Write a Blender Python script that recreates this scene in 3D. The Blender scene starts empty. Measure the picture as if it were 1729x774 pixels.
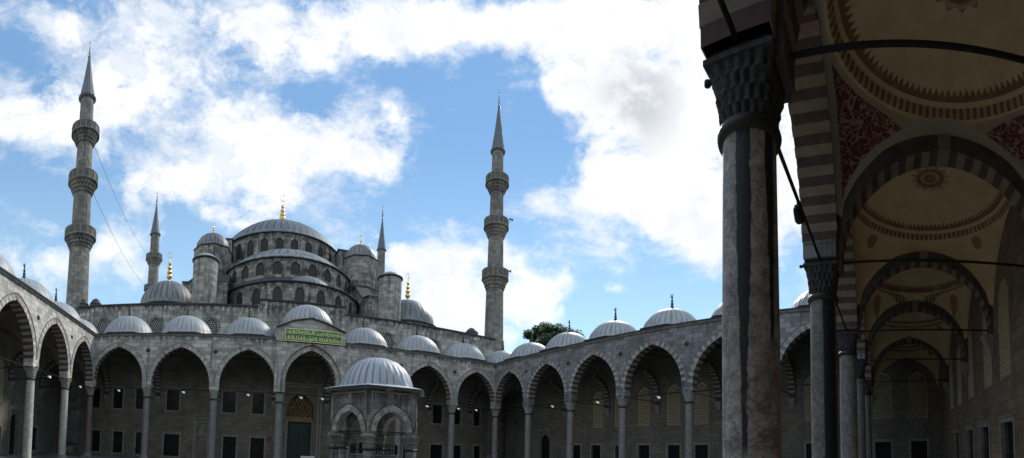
import bpy, math, random
from mathutils import Matrix, Vector
PI = math.pi; R = math.radians
random.seed(7)
sc = bpy.context.scene
COL = sc.collection

# ------------------------------------------------------------------ camera
F_PX, U0, V0 = 701.917, 399.0, 724.89          # cylinder radius in px of the 1729x774 photograph, and its origin
T1, T2 = 0.0243967, 0.0451181                  # the phone was held a little tilted
CAM = Vector((16.780, -1.7594, 1.6))
cu, su, cv, sv = math.cos(T1), math.sin(T1), math.cos(T2), math.sin(T2)
RW = Matrix(((1, 0, 0), (0, cu, su), (0, -su, cu))) @ Matrix(((cv, 0, sv), (0, 1, 0), (-sv, 0, cv)))   # world -> cylinder frame
cd = bpy.data.cameras.new('camera'); cam = bpy.data.objects.new('camera', cd); COL.objects.link(cam)
# cylinder frame: x right, y forward, z up ; blender camera: x right, y up, -z forward
M = (RW.transposed() @ Matrix(((1, 0, 0), (0, 0, -1), (0, 1, 0)))).to_4x4()
M.translation = CAM
cam.matrix_world = M
cd.type = 'PANO'
cd.panorama_type = 'CENTRAL_CYLINDRICAL'
cd.central_cylindrical_range_u_min = -U0 / F_PX
cd.central_cylindrical_range_u_max = (1729 - U0) / F_PX
cd.central_cylindrical_range_v_min = (V0 - 774) / F_PX
cd.central_cylindrical_range_v_max = V0 / F_PX
cd.central_cylindrical_radius = 1.0
cd.clip_start = 0.05; cd.clip_end = 5000
sc.camera = cam
sc.render.engine = 'CYCLES'
sc.view_settings.view_transform = 'Standard'; sc.view_settings.look = 'None'
sc.view_settings.exposure = 0.0; sc.view_settings.gamma = 1.0
sc.view_settings.use_curve_mapping = False
sc.cycles.max_bounces = 6; sc.cycles.diffuse_bounces = 4; sc.cycles.glossy_bounces = 2
sc.cycles.use_denoising = True

def px_dir(u, v):
    a = (u - U0) / F_PX
    return (RW.transposed() @ Vector((math.sin(a), math.cos(a), (V0 - v) / F_PX))).normalized()

# ------------------------------------------------------------------ node helpers
class NT:
    def __init__(s, tree): s.t = tree; s.n = tree.nodes; s.l = tree.links
    def node(s, typ, ins=None, **kw):
        n = s.n.new(typ)
        for k, v in kw.items(): setattr(n, k, v)
        for k, v in (ins or {}).items(): s.set(n.inputs[k], v)
        return n
    def set(s, sock, v):
        if isinstance(v, bpy.types.NodeSocket): s.l.new(v, sock)
        else:
            if isinstance(v, tuple) and len(v) == 3 and sock.type == 'RGBA': v = (*v, 1)
            sock.default_value = v
    def m(s, op, a, b=None, c=None, clamp=False):
        n = s.n.new('ShaderNodeMath'); n.operation = op; n.use_clamp = clamp
        for i, x in enumerate((a, b, c)):
            if x is not None: s.set(n.inputs[i], x)
        return n.outputs[0]
    def mix(s, fac, a, b, blend='MIX'):
        n = s.n.new('ShaderNodeMix'); n.data_type = 'RGBA'; n.blend_type = blend
        s.set(n.inputs[0], fac); s.set(n.inputs[6], a); s.set(n.inputs[7], b)
        return n.outputs[2]
    def noise(s, vec, scale, detail=4, rough=.55, dist=0.0):
        n = s.node('ShaderNodeTexNoise', {'Vector': vec, 'Scale': scale, 'Detail': detail, 'Roughness': rough, 'Distortion': dist})
        return n.outputs[0]
    def step(s, x, lo, hi):
        n = s.n.new('ShaderNodeMapRange'); n.interpolation_type = 'SMOOTHSTEP'
        s.set(n.inputs[0], x); s.set(n.inputs[1], lo); s.set(n.inputs[2], hi)
        return n.outputs[0]
    def sep(s, v):
        n = s.n.new('ShaderNodeSeparateXYZ'); s.set(n.inputs[0], v); return n.outputs
    def comb(s, x, y, z=0.0):
        n = s.n.new('ShaderNodeCombineXYZ')
        for i, q in enumerate((x, y, z)): s.set(n.inputs[i], q)
        return n.outputs[0]

# ------------------------------------------------------------------ world: Nishita sky + clouds
SUN = px_dir(1075, 190)
sun_el = math.asin(SUN.z); sun_az = math.atan2(SUN.x, SUN.y)
w = bpy.data.worlds.new('World'); sc.world = w; w.use_nodes = True
t = NT(w.node_tree); t.n.clear()
sky = t.node('ShaderNodeTexSky', sky_type='NISHITA', sun_disc=False, sun_elevation=R(32), sun_rotation=sun_az,
             altitude=50, air_density=1.0, dust_density=0.0, ozone_density=3.0)
tc = t.node('ShaderNodeTexCoord'); x, y, z = t.sep(tc.outputs['Generated'])
U = t.m('ARCTAN2', x, y)
hyp = t.m('SQRT', t.m('ADD', t.m('MULTIPLY', x, x), t.m('ADD', t.m('MULTIPLY', y, y), 1e-4)))
V = t.m('MINIMUM', t.m('DIVIDE', z, hyp), 2.5)
blobs = [  # photo-wide cloud masses as directions: u, v, ru, rv, weight
 (60,15,45,30,.45),(110,55,40,45,.55),(20,195,60,45,.85),(90,215,70,50,.8),(200,160,75,55,.7),(270,100,80,60,.7),(230,30,80,40,.6),
 (330,200,60,40,.35),(450,40,110,50,.75),(600,60,120,50,.78),(480,110,80,34,.6),(780,50,100,36,.72),(900,25,90,35,.8),(690,30,70,50,.8),
 (430,230,100,50,.85),(560,215,80,40,.7),(640,270,45,32,.6),(330,300,75,36,.75),(250,310,55,30,.6),(520,280,80,42,.7),(680,200,40,50,.6),
 (400,370,70,28,.85),(190,410,45,35,.9),(110,440,40,22,.65),(470,330,60,30,.5),
 (860,500,95,52,1.0),(730,470,60,50,.85),(690,430,60,22,.7),(830,425,70,22,.65),(930,520,45,30,.6),(780,560,80,30,.7),
 (1010,50,60,55,1.1),(1110,70,130,95,1.6),(1110,210,105,90,1.6),(1130,330,100,62,1.4),(1000,340,45,28,.8),(960,150,42,30,.8),(1030,260,50,60,.6),
 (1200,270,70,130,1.5),(1195,415,32,32,.8),(1350,310,60,80,.6),(1350,510,50,22,.4),(1030,415,50,22,.6),(912,338,20,20,.75),(762,181,22,10,.65),(1040,487,30,8,.5),(1250,120,100,160,1.2),(1500,200,200,250,.8),
 (640,130,45,22,-.45),(540,160,45,35,-.4),(100,330,110,45,-.45),(330,375,40,20,-.25),(800,150,90,60,-.5),(770,300,80,80,-.6),(960,430,60,35,-.35),(880,250,60,60,-.5),(1240,540,120,50,-.6),(1060,540,90,40,-.6),(1360,420,50,40,-.3),(900,220,30,40,-.5),(960,270,26,50,-.5),(1110,450,40,22,-.4),(590,330,60,30,-.35),(700,140,30,50,-.3),(40,260,70,40,-.3),
 (30,100,40,40,-.35),(170,20,30,40,-.2),(1000,530,70,30,-.5),(320,180,40,26,-.25),
]
acc = None
for (bu, bv, ru, rv, wt) in blobs:
    d = px_dir(bu, bv)
    au, av = math.atan2(d.x, d.y), d.z / math.hypot(d.x, d.y)
    e1 = t.m('MULTIPLY', t.m('SUBTRACT', U, au), F_PX / ru); e2 = t.m('MULTIPLY', t.m('SUBTRACT', V, av), F_PX / rv)
    q = t.m('MULTIPLY_ADD', e2, e2, t.m('MULTIPLY', e1, e1))
    g = t.m('MULTIPLY', t.m('POWER', 2.718, t.m('MULTIPLY', q, -0.8)), wt)
    acc = g if acc is None else t.m('ADD', acc, g)
acc = t.m('MINIMUM', acc, 1.25)
P = t.comb(U, V, 0.0)
# behind the camera a plain broken cloud cover
back = t.m('MULTIPLY', t.step(t.m('ABSOLUTE', t.m('SUBTRACT', U, .66)), 1.35, 1.9), .55)
acc = t.m('ADD', acc, back)
n1 = t.noise(P, 4.6, 9, .60, .15); n2 = t.noise(P, 15.0, 8, .64, .1)
dens = t.m('ADD', acc, t.m('ADD', t.m('MULTIPLY', t.m('SUBTRACT', n1, .5), 2.7), t.m('MULTIPLY', t.m('SUBTRACT', n2, .5), 1.5)))
n4 = t.noise(t.comb(t.m('MULTIPLY', U, 1.0), t.m('MULTIPLY', V, 1.5), 3.0), 6.5, 10, .66, .25)
thin = t.m('MULTIPLY', t.step(t.m('ADD', n4, t.m('MULTIPLY', acc, .22)), .47, .80), .75)
hole = t.m('MULTIPLY', t.step(n4, .48, .30), .55)
cov = t.m('MAXIMUM', t.m('SUBTRACT', t.step(dens, .08, 1.0), t.m('MULTIPLY', hole, t.step(dens, 1.5, .8)), clamp=True), thin)
thick = t.step(dens, .95, 1.9)
n3 = t.noise(P, 2.6, 6, .55, .3)
shade = t.m('MULTIPLY', thick, t.step(n3, .46, .66))
d0 = px_dir(1080, 165); a0, b0 = math.atan2(d0.x, d0.y), d0.z / math.hypot(d0.x, d0.y)
e1 = t.m('MULTIPLY', t.m('SUBTRACT', U, a0), F_PX / 75); e2 = t.m('MULTIPLY', t.m('SUBTRACT', V, b0), F_PX / 95)
g0 = t.m('POWER', 2.718, t.m('MULTIPLY', t.m('MULTIPLY_ADD', e2, e2, t.m('MULTIPLY', e1, e1)), -1.0))
soft = t.m('MULTIPLY', t.step(t.noise(t.comb(U, V, 7.0), 7.5, 7, .6), .44, .68), t.m('MULTIPLY_ADD', t.step(dens, .6, 1.3), .2, .14))
shade = t.m('MAXIMUM', t.m('MAXIMUM', t.m('MULTIPLY', shade, .6), soft), t.m('MULTIPLY', g0, t.step(n1, .36, .56)))
ccol = t.mix(shade, (10.9, 11.0, 11.1), (6.0, 6.4, 7.0))
# deepen the clear blue and lighten it towards the horizon
hz = t.step(V, .0, .75)
blue = t.mix(1.0, sky.outputs[0], t.mix(hz, (2.5, 2.55, 2.35), (2.0, 2.25, 2.3)), 'MULTIPLY')
blue = t.mix(.75, blue, t.mix(t.step(V, .05, .85), (5.6, 8.4, 10.3), (2.4, 4.5, 7.6)))
colr = t.mix(cov, blue, ccol)
bg = t.node('ShaderNodeBackground', {'Color': colr, 'Strength': 0.1})
out = t.node('ShaderNodeOutputWorld', {'Surface': bg.outputs[0]})
w.cycles.sampling_method = 'MANUAL'; w.cycles.sample_map_resolution = 1024

ld = bpy.data.lights.new('sun', 'SUN'); ld.energy = 2.8; ld.angle = R(8); ld.color = (1.0, .95, .88)
sun = bpy.data.objects.new('sun', ld); COL.objects.link(sun)
sun.rotation_euler = SUN.to_track_quat('Z', 'Y').to_euler(); sun.location = (30, 20, 90)

# ------------------------------------------------------------------ materials
def mat(name):
    m = bpy.data.materials.new(name); m.use_nodes = True
    t = NT(m.node_tree); b = t.n['Principled BSDF']
    return m, t, b
def bump(t, b, h, strength=.3, dist=.02):
    n = t.node('ShaderNodeBump', {'Height': h, 'Strength': strength, 'Distance': dist}); t.l.new(n.outputs[0], b.inputs['Normal'])
def plain(name, col, rough=.6, metal=0.0, var=.12, scale=6.0):
    m, t, b = mat(name)
    p = t.node('ShaderNodeNewGeometry').outputs['Position']
    n = t.noise(p, scale, 5, .6)
    c = t.mix(t.step(n, .3, .7), tuple(x * (1 - var) for x in col), tuple(min(1, x * (1 + var)) for x in col))
    t.set(b.inputs['Base Color'], c); b.inputs['Roughness'].default_value = rough; b.inputs['Metallic'].default_value = metal
    return m
def ashlar(name, col, dark, bw=.85, bh=.42, cyl=0.0, stain=.5, mort=.6, streak=1.0, red=0.0, zlines=(), var=.34):
    """stone laid in courses; weather stains and run-off streaks; cyl = radius of a round body centred on its object's origin"""
    m, t, b = mat(name)
    g = t.node('ShaderNodeNewGeometry').outputs['Position']
    x, y, z = t.sep(g)
    if cyl:
        o = t.node('ShaderNodeTexCoord').outputs['Object']; ox, oy, oz = t.sep(o)
        s = t.m('MULTIPLY', t.m('ARCTAN2', ox, oy), cyl)
    else: s = t.m('ADD', x, y)
    vec = t.comb(s, z, 0.0)
    br = t.node('ShaderNodeTexBrick', {'Vector': vec, 'Color1': (.0, .0, .0, 1), 'Color2': (1, 1, 1, 1), 'Mortar': (.5, .5, .5, 1), 'Scale': 1.0,
                'Mortar Size': .022, 'Mortar Smooth': .5, 'Bias': 0.0, 'Brick Width': bw, 'Row Height': bh})
    n1 = t.noise(g, .55, 6, .65); n2 = t.noise(g, 3.2, 5, .6)
    strk = t.noise(t.comb(t.m('MULTIPLY', s, 1.6), t.m('MULTIPLY', z, .16), 0.0), 1.0, 5, .65)
    base = t.mix(br.outputs[0], tuple(c * (1 - 1.1 * var) for c in col), tuple(c * (1 + .9 * var) for c in col))
    base = t.mix(t.m('MULTIPLY', t.step(n1, .42, .68), stain), base, dark)
    base = t.mix(t.m('MULTIPLY', t.step(n2, .5, .75), .35), base, tuple(c * .8 for c in dark[:3]))
    base = t.mix(t.m('MULTIPLY', t.step(strk, .52, .66), .7 * streak, clamp=True), base, tuple(c * .55 for c in dark))
    for (zl, dep) in zlines:       # soot and lichen below a drip edge
        k = t.m('MULTIPLY', t.step(z, zl - dep, zl), t.step(z, zl + .6, zl + .05))
        k = t.m('MULTIPLY', k, t.step(t.noise(t.comb(s, t.m('MULTIPLY', z, .35), 0.0), 2.6, 5, .7), .42, .56))
        base = t.mix(t.m('MULTIPLY', k, .85), base, (.018, .018, .018))
    if red:
        base = t.mix(t.m('MULTIPLY', t.step(t.noise(g, 1.3, 4, .6), .5, .62), red), base, (.20, .07, .05))
    base = t.mix(t.m('MULTIPLY', br.outputs['Fac'], mort), base, tuple(c * .42 for c in dark))
    t.set(b.inputs['Base Color'], base); b.inputs['Roughness'].default_value = .85
    bump(t, b, t.m('ADD', t.m('MULTIPLY', br.outputs['Fac'], -.8), t.m('MULTIPLY', n2, .5)), .5, .02)
    return m
def lead(name, col, dark, streak=.6, rings=0.0):
    m, t, b = mat(name)
    o = t.node('ShaderNodeTexCoord').outputs['Object']; ox, oy, oz = t.sep(o)
    g = t.node('ShaderNodeNewGeometry').outputs['Position']
    a = t.m('ARCTAN2', ox, oy)
    n = t.noise(t.comb(t.m('SINE', a), t.m('COSINE', a), t.m('MULTIPLY', oz, .06)), 9.0, 5, .7)
    n2 = t.noise(g, 1.6, 5, .65); n3 = t.noise(g, 9, 4, .6)
    c = t.mix(t.m('MULTIPLY', t.step(n, .45, .62), streak), col, dark)
    c = t.mix(t.m('MULTIPLY', t.step(n2, .5, .72), .35), c, dark)
    c = t.mix(t.m('MULTIPLY', t.step(n3, .55, .7), .25), c, tuple(min(1, q * 1.35) for q in col))
    rnd_ = t.node('ShaderNodeObjectInfo').outputs['Random']
    c = t.mix(t.m('MULTIPLY', rnd_, .45), c, tuple((p_ + q_) * .42 for p_, q_ in zip(col, dark)))
    t.set(b.inputs['Base Color'], c); b.inputs['Roughness'].default_value = .55; b.inputs['Metallic'].default_value = .15
    bump(t, b, n2, .3, .03)
    return m

MT = {}
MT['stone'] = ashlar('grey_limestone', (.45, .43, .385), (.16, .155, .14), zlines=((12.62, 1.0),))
MT['stone_left'] = ashlar('sunlit_limestone', (.60, .57, .51), (.34, .32, .28), stain=.35, zlines=((12.62, .5),))  # brighter copy of the court stone: sunlight on the left put into the colour
MT['stone_right'] = ashlar('shaded_limestone', (.25, .245, .245), (.11, .105, .105), stain=.5, zlines=((12.62, .4),))  # darker copy of the court stone: shade of right and near arcades painted in
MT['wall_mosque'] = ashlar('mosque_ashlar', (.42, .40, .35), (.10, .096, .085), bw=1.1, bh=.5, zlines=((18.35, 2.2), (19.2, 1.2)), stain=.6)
MT['tier'] = ashlar('weathered_ashlar', (.31, .295, .255), (.06, .06, .057), bw=1.0, bh=.45, stain=.85, streak=1.5, zlines=((24.7, 1.4), (30.7, .9), (39.9, 1.6), (29.0, 1.0)))
MT['round'] = ashlar('turret_ashlar', (.36, .35, .31), (.10, .098, .09), bw=.8, bh=.5, cyl=2.0, stain=.5)
MT['minaret'] = ashlar('minaret_ashlar', (.23, .215, .185), (.085, .08, .07), bw=.9, bh=.55, cyl=1.6, stain=.55, streak=.9)
MT['back_wall'] = ashlar('shaded_gallery_ashlar', (.20, .18, .14), (.075, .068, .052), stain=.4, streak=.3, var=.16)  # gallery shade put into the colour, a darker copy of the wall stone
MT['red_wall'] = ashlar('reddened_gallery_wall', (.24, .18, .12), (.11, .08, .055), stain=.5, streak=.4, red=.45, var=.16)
MT['trim'] = plain('pale_trim_stone', (.25, .24, .21), .8, 0, .25, 2.0)
MT['dark_lead'] = plain('dark_lead_flashing', (.035, .038, .042), .6, .2)
MT['lead'] = lead('grey_lead', (.40, .43, .45), (.20, .22, .235))
MT['lead_mid'] = lead('weathered_lead', (.23, .245, .25), (.09, .095, .10), .7)
MT['lead_dark'] = lead('blackened_lead', (.06, .063, .065), (.025, .026, .028), .5)
MT['lead_seam'] = lead('grey_lead_seam', (.26, .28, .295), (.14, .15, .16))
MT['lead_mid_seam'] = lead('weathered_lead_seam', (.10, .105, .11), (.05, .055, .06), .7)
MT['spire'] = lead('spire_lead', (.13, .155, .17), (.07, .08, .09), .5)
MT['pale'] = plain('pale_voussoir', (.27, .26, .235), .8, 0, .2, 2.5)
MT['vouss'] = plain('arch_stone', (.35, .335, .30), .8, 0, .25, 2.5)
MT['dark_arch'] = plain('dark_arch_stone', (.085, .075, .065), .85, 0, .3, 2.5)  # one even dark tone for cross-arch faces and the fountain's hood moulds
MT['cap_dark'] = plain('shaded_capital_marble', (.045, .048, .052), .8, 0, .5, 9)  # backlit shade of the near capitals put into the marble's colour
MT['cream'] = plain('cream_voussoir', (.22, .185, .13), .8, 0, .15, 3)
MT['brown'] = plain('brown_red_voussoir', (.09, .055, .045), .8, 0, .25, 3)
MT['pink'] = plain('pink_voussoir', (.30, .19, .16), .8, 0, .2, 3)
MT['iron'] = plain('black_iron', (.015, .016, .018), .5, .6)
MT['bronze'] = plain('dark_bronze', (.05, .055, .045), .5, .6)
MT['gold'] = plain('gilded_copper', (.80, .52, .16), .3, 1.0, .1)
MT['glass'] = plain('dark_window_glass', (.010, .012, .014), .25, 0)
MT['lattice'] = plain('plaster_lattice', (.60, .50, .32), .8)
MT['lattice_grey'] = plain('grey_plaster_lattice', (.30, .29, .25), .8)
MT['lattice_dark'] = plain('dark_plaster_lattice', (.075, .072, .065), .8)  # darker lattice so that far windows read as dark openings
MT['green'] = plain('green_door_leather', (.012, .035, .032), .6)
MT['white'] = plain('white_enamel', (.75, .75, .72), .4)
MT['ochre'] = plain('ochre_niche_stone', (.24, .17, .08), .8, 0, .3, 4)
MT['trim_dark'] = plain('minaret_parapet_stone', (.20, .19, .165), .85, 0, .25, 3)
MT['hood'] = plain('hood_mould_stone', (.21, .20, .19), .8)
MT['paving'] = ashlar('marble_paving', (.20, .195, .18), (.11, .105, .095), 1.2, .8, stain=.4, streak=0)
MT['fountain'] = ashlar('weathered_marble', (.34, .335, .31), (.10, .098, .09), bw=.6, bh=.32, stain=.85, streak=1.2, zlines=((4.55, 1.0),))
MT['fountain_arch'] = plain('pale_marble_voussoir', (.42, .41, .38), .7, 0, .3, 3.0)
MT['fountain_arch_dark'] = plain('grey_marble_voussoir', (.27, .26, .24), .7, 0, .3, 3.0)

def column_mat(name, base, dark, stain_shade_ang=None, red=False):
    m, t, b = mat(name)
    o = t.node('ShaderNodeTexCoord').outputs['Object']; ox, oy, oz = t.sep(o)
    g = t.node('ShaderNodeNewGeometry').outputs['Position']
    n = t.noise(g, 5.0, 8, .7, .5); n2 = t.noise(g, 26, 5, .7); nb = t.noise(g, 1.0, 4, .6)
    c = t.mix(t.step(n, .32, .68), dark, base)
    c = t.mix(t.m('MULTIPLY', t.step(n2, .52, .66), .55), c, tuple(q * .45 for q in dark))
    c = t.mix(t.m('MULTIPLY', t.step(t.m('ABSOLUTE', t.m('SUBTRACT', t.noise(g, 1.7, 7, .7, .6), .5)), .022, .006), .55), c, tuple(q * .35 for q in dark))
    c = t.mix(t.m('MULTIPLY', t.step(nb, .5, .7), .3), c, tuple(q * .7 for q in dark))
    if stain_shade_ang is not None:
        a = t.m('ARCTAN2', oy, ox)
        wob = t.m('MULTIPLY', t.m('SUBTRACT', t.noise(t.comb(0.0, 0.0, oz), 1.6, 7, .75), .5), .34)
        for ang, wd, lo, hi in stain_shade_ang:  # serves the real streak and painted side shade alike
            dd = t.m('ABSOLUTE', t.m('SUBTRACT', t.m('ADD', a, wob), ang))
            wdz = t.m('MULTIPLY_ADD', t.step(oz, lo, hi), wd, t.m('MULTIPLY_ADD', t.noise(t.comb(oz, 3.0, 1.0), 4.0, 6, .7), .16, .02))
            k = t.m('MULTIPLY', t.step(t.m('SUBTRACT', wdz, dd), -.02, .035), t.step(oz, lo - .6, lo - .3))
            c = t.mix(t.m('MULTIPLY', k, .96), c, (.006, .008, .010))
    if red:
        k = t.m('MULTIPLY', t.step(t.noise(g, 3.0, 5, .65, 1.0), .55, .63), t.m('MULTIPLY', t.step(oz, 2.9, 2.3), .5))
        c = t.mix(k, c, (.13, .045, .035))
    t.set(b.inputs['Base Color'], c); b.inputs['Roughness'].default_value = .6
    bump(t, b, n, .25, .02)
    return m
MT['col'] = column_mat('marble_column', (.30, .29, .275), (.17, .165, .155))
MT['col_left'] = column_mat('sunlit_marble_column', (.60, .58, .53), (.40, .38, .34))  # brighter copy of the court column, sunlight put into its colour
MT['col_pink'] = column_mat('porphyry_column', (.24, .17, .15), (.14, .10, .09))
MT['col_gallery'] = MT['col']
MT['col_near'] = column_mat('stained_granite_column', (.56, .51, .46), (.24, .22, .20), [(.10, .17, 2.0, 4.6), (1.12, .12, 3.4, 5.4)], True)  # real black streak, plus right-side shading painted in as a narrower band
MT['col_second'] = column_mat('side_shaded_marble_column', (.27, .26, .22), (.14, .13, .115), [(.62, .42, .2, 1.2)])  # wide band paints the shaded side of this column into its colour

def vault_mat(name, kind, rs=1.0):
    """painted plaster: ring of lambrequins, medallions or arabesque on the pendentives (object xy is metres from the bay's centre)"""
    m, t, b = mat(name)
    o = t.node('ShaderNodeTexCoord').outputs['Object']; x, y, z = t.sep(o)
    g = t.node('ShaderNodeNewGeometry').outputs['Position']
    r = t.m('MULTIPLY', t.m('SQRT', t.m('ADD', t.m('MULTIPLY', x, x), t.m('MULTIPLY', y, y))), rs)
    a = t.m('ARCTAN2', y, x)
    n = t.noise(g, 1.4, 6, .65)
    c = t.mix(t.step(n, .35, .7), (.56, .42, .23), (.66, .52, .30))
    c = t.mix(t.m('MULTIPLY', t.step(t.noise(g, 5, 6, .7), .55, .72), .35), c, (.30, .21, .12))
    RED = (.12, .035, .022)
    fade = t.m('MULTIPLY_ADD', t.step(t.noise(g, 1.9, 7, .7), .32, .52), .3, .7)
    if kind == 'bare':
        c = t.mix(t.step(n, .4, .7), (.15, .14, .125), (.21, .195, .17))
        RED = (.10, .07, .06)
    # saw-tooth lambrequin below the dome
    saw = t.m('PINGPONG', t.m('MULTIPLY', a, 92 / PI / 1.0), 1.0)
    edge = t.m('MULTIPLY_ADD', saw, -.17, 2.64)
    k = t.m('MULTIPLY', t.step(r, t.m('SUBTRACT', edge, .02), t.m('ADD', edge, .02)), t.step(r, 2.76, 2.73))
    c = t.mix(t.m('MULTIPLY', t.m('MULTIPLY', k, .8), fade), c, RED)
    fret = t.m('PINGPONG', t.m('MULTIPLY', a, 90 / PI), 1.0)
    k = t.m('MULTIPLY', t.m('MULTIPLY', t.step(r, 2.83, 2.85), t.step(r, 3.0, 2.98)), t.m('MULTIPLY_ADD', t.step(fret, .35, .6), .5, .35))
    c = t.mix(t.m('MULTIPLY', k, fade), c, (RED[0] * .9, RED[1] * 1.1, RED[2]))
    ax, ay = t.m('ABSOLUTE', x), t.m('ABSOLUTE', y)
    if kind != 'arabesque':
        dx, dy = t.m('SUBTRACT', ax, 2.55), t.m('SUBTRACT', ay, 2.25)
        rr = t.m('SQRT', t.m('ADD', t.m('MULTIPLY', dx, dx), t.m('MULTIPLY', dy, dy)))
        k = t.m('MULTIPLY', t.step(rr, .235, .21), .75)
        c = t.mix(k, c, t.mix(t.step(t.noise(g, 22, 2, .5), .45, .55), RED, (.36, .17, .07)))
    else:
        k1 = t.step(r, 3.08, 3.1)
        vor = t.node('ShaderNodeTexVoronoi', {'Vector': t.node('ShaderNodeVectorMath', {0: g, 1: (0, 0, 0)}, operation='ADD').outputs[0], 'Scale': 5.5}, feature='SMOOTH_F1')
        wv = t.noise(g, 2.1, 0, .5, 1.6)
        vine = t.m('ABSOLUTE', t.m('SUBTRACT', wv, .5))
        k2 = t.step(vine, .050, .030)
        wv2 = t.noise(g, 3.6, 0, .5, 2.0)
        k3 = t.step(t.m('ABSOLUTE', t.m('SUBTRACT', wv2, .47)), .045, .025)
        ara = t.mix(t.m('MAXIMUM', k2, k3), (.14, .035, .032), (.38, .29, .24))
        c = t.mix(k1, c, ara)
        # pale borders that frame every pendentive
        k4 = t.m('MULTIPLY', t.step(r, 3.06, 3.08), t.step(r, 3.22, 3.2))
        c = t.mix(k4, c, (.40, .33, .22))
        c = t.mix(t.m('MAXIMUM', t.step(ay, 2.84, 2.86), t.step(ax, 2.755, 2.765)), c, (.44, .41, .35))
    star = t.m('MULTIPLY_ADD', t.m('PINGPONG', t.m('MULTIPLY', a, 12 / PI), 1.0), .14, .58)
    k = t.m('MULTIPLY', t.step(r, star, t.m('SUBTRACT', star, .03)), .8)
    k5 = t.m('MULTIPLY_ADD', t.step(t.m('PINGPONG', t.m('MULTIPLY', r, 7.0), 1.0), .3, .6), .5, .5)
    c = t.mix(t.m('MULTIPLY', t.m('MULTIPLY', k, k5), fade), c, RED)
    t.set(b.inputs['Base Color'], c); b.inputs['Roughness'].default_value = .9
    return m
MT['vault'] = vault_mat('painted_plaster_vault', 'medallion')
MT['vault_ara'] = vault_mat('arabesque_plaster_vault', 'arabesque', 1.07)
MT['vault_bare'] = vault_mat('grey_plaster_vault', 'bare')

# ------------------------------------------------------------------ mesh builder
class MB:
    def __init__(s): s.v = []; s.f = []; s.m = []
    def add(s, vs, fs, mi=0):
        o = len(s.v); s.v += [tuple(p) for p in vs]
        for i, f in enumerate(fs): s.f.append(tuple(o + k for k in f)); s.m.append(mi[i] if isinstance(mi, (list, tuple)) else mi)
    def quad(s, a, b, c, d, mi=0): s.add((a, b, c, d), ((0, 1, 2, 3),), mi)
    def box(s, x0, x1, y0, y1, z0, z1, mi=0, T=None):
        vs = [(x, y, z) for z in (z0, z1) for x, y in ((x0, y0), (x1, y0), (x1, y1), (x0, y1))]
        if T: vs = [T(*p) for p in vs]
        s.add(vs, ((3, 2, 1, 0), (4, 5, 6, 7), (0, 1, 5, 4), (1, 2, 6, 5), (2, 3, 7, 6), (3, 0, 4, 7)), mi)
    def prism(s, poly, z0, z1, mi=0):
        n = len(poly); vs = [(x, y, z0) for x, y in poly] + [(x, y, z1) for x, y in poly]
        fs = [tuple(range(n - 1, -1, -1)), tuple(range(n, 2 * n))] + [(i, (i + 1) % n, n + (i + 1) % n, n + i) for i in range(n)]
        s.add(vs, fs, mi)
    def lathe(s, prof, n=32, c=(0, 0), mi=0, rf=None, a0=0.0, a1=2 * PI, mif=None):
        full = abs(a1 - a0 - 2 * PI) < 1e-6; k = n if full else n + 1
        vs = []
        for j, (r, z) in enumerate(prof):
            for i in range(k):
                a = a0 + (a1 - a0) * i / n; q = rf(r, z, a, i, j) if rf else r
                vs.append((c[0] + q * math.cos(a), c[1] + q * math.sin(a), z))
        fs = []; ms = []
        for j in range(len(prof) - 1):
            for i in range(n):
                i2 = (i + 1) % k; fs.append((j * k + i, j * k + i2, (j + 1) * k + i2, (j + 1) * k + i)); ms.append(mif(i, j) if mif else mi)
        s.add(vs, fs, ms)
    def tube(s, a, b, r, n=8, mi=0):
        a, b = Vector(a), Vector(b); d = (b - a).normalized(); u = d.orthogonal().normalized(); v = d.cross(u)
        vs = [p + (u * math.cos(2 * PI * i / n) + v * math.sin(2 * PI * i / n)) * r for p in (a, b) for i in range(n)]
        s.add(vs, [(i, (i + 1) % n, n + (i + 1) % n, n + i) for i in range(n)] + [tuple(range(n - 1, -1, -1)), tuple(range(n, 2 * n))], mi)
    def build(s, name, mats, parent=None, loc=(0, 0, 0), rz=0.0, smooth=None, fix=True):
        me = bpy.data.meshes.new(name); me.from_pydata(s.v, [], s.f)
        if not isinstance(mats, (list, tuple)): mats = [mats]
        for mm in mats: me.materials.append(MT[mm] if isinstance(mm, str) else mm)
        me.polygons.foreach_set('material_index', s.m)
        if fix:
            import bmesh
            bm = bmesh.new(); bm.from_mesh(me); bmesh.ops.remove_doubles(bm, verts=bm.verts, dist=1e-5)
            bmesh.ops.recalc_face_normals(bm, faces=bm.faces); bm.to_mesh(me); bm.free()
        me.update()
        if smooth:
            me.shade_smooth(); me.set_sharp_from_angle(angle=R(smooth))
        o = bpy.data.objects.new(name, me); COL.objects.link(o)
        o.parent = parent; o.location = loc; o.rotation_euler = (0, 0, rz)
        return o
def tag(o, label, cat, group=None):
    o['label'] = label; o['category'] = cat
    if group: o['group'] = group
    return o
def thing(name, label, cat, loc=(0, 0, 0), rz=0.0, group=None):
    o = bpy.data.objects.new(name, None); COL.objects.link(o); o.location = loc; o.rotation_euler = (0, 0, rz); o.empty_display_size = .5
    return tag(o, label, cat, group)
def dup(o, parent=None, loc=None, rz=None):
    c = o.copy(); COL.objects.link(c); c.parent = parent
    if loc is not None: c.location = loc
    if rz is not None: c.rotation_euler = (0, 0, rz)
    for ch in list(o.children): dup(ch, c)
    return c

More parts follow.
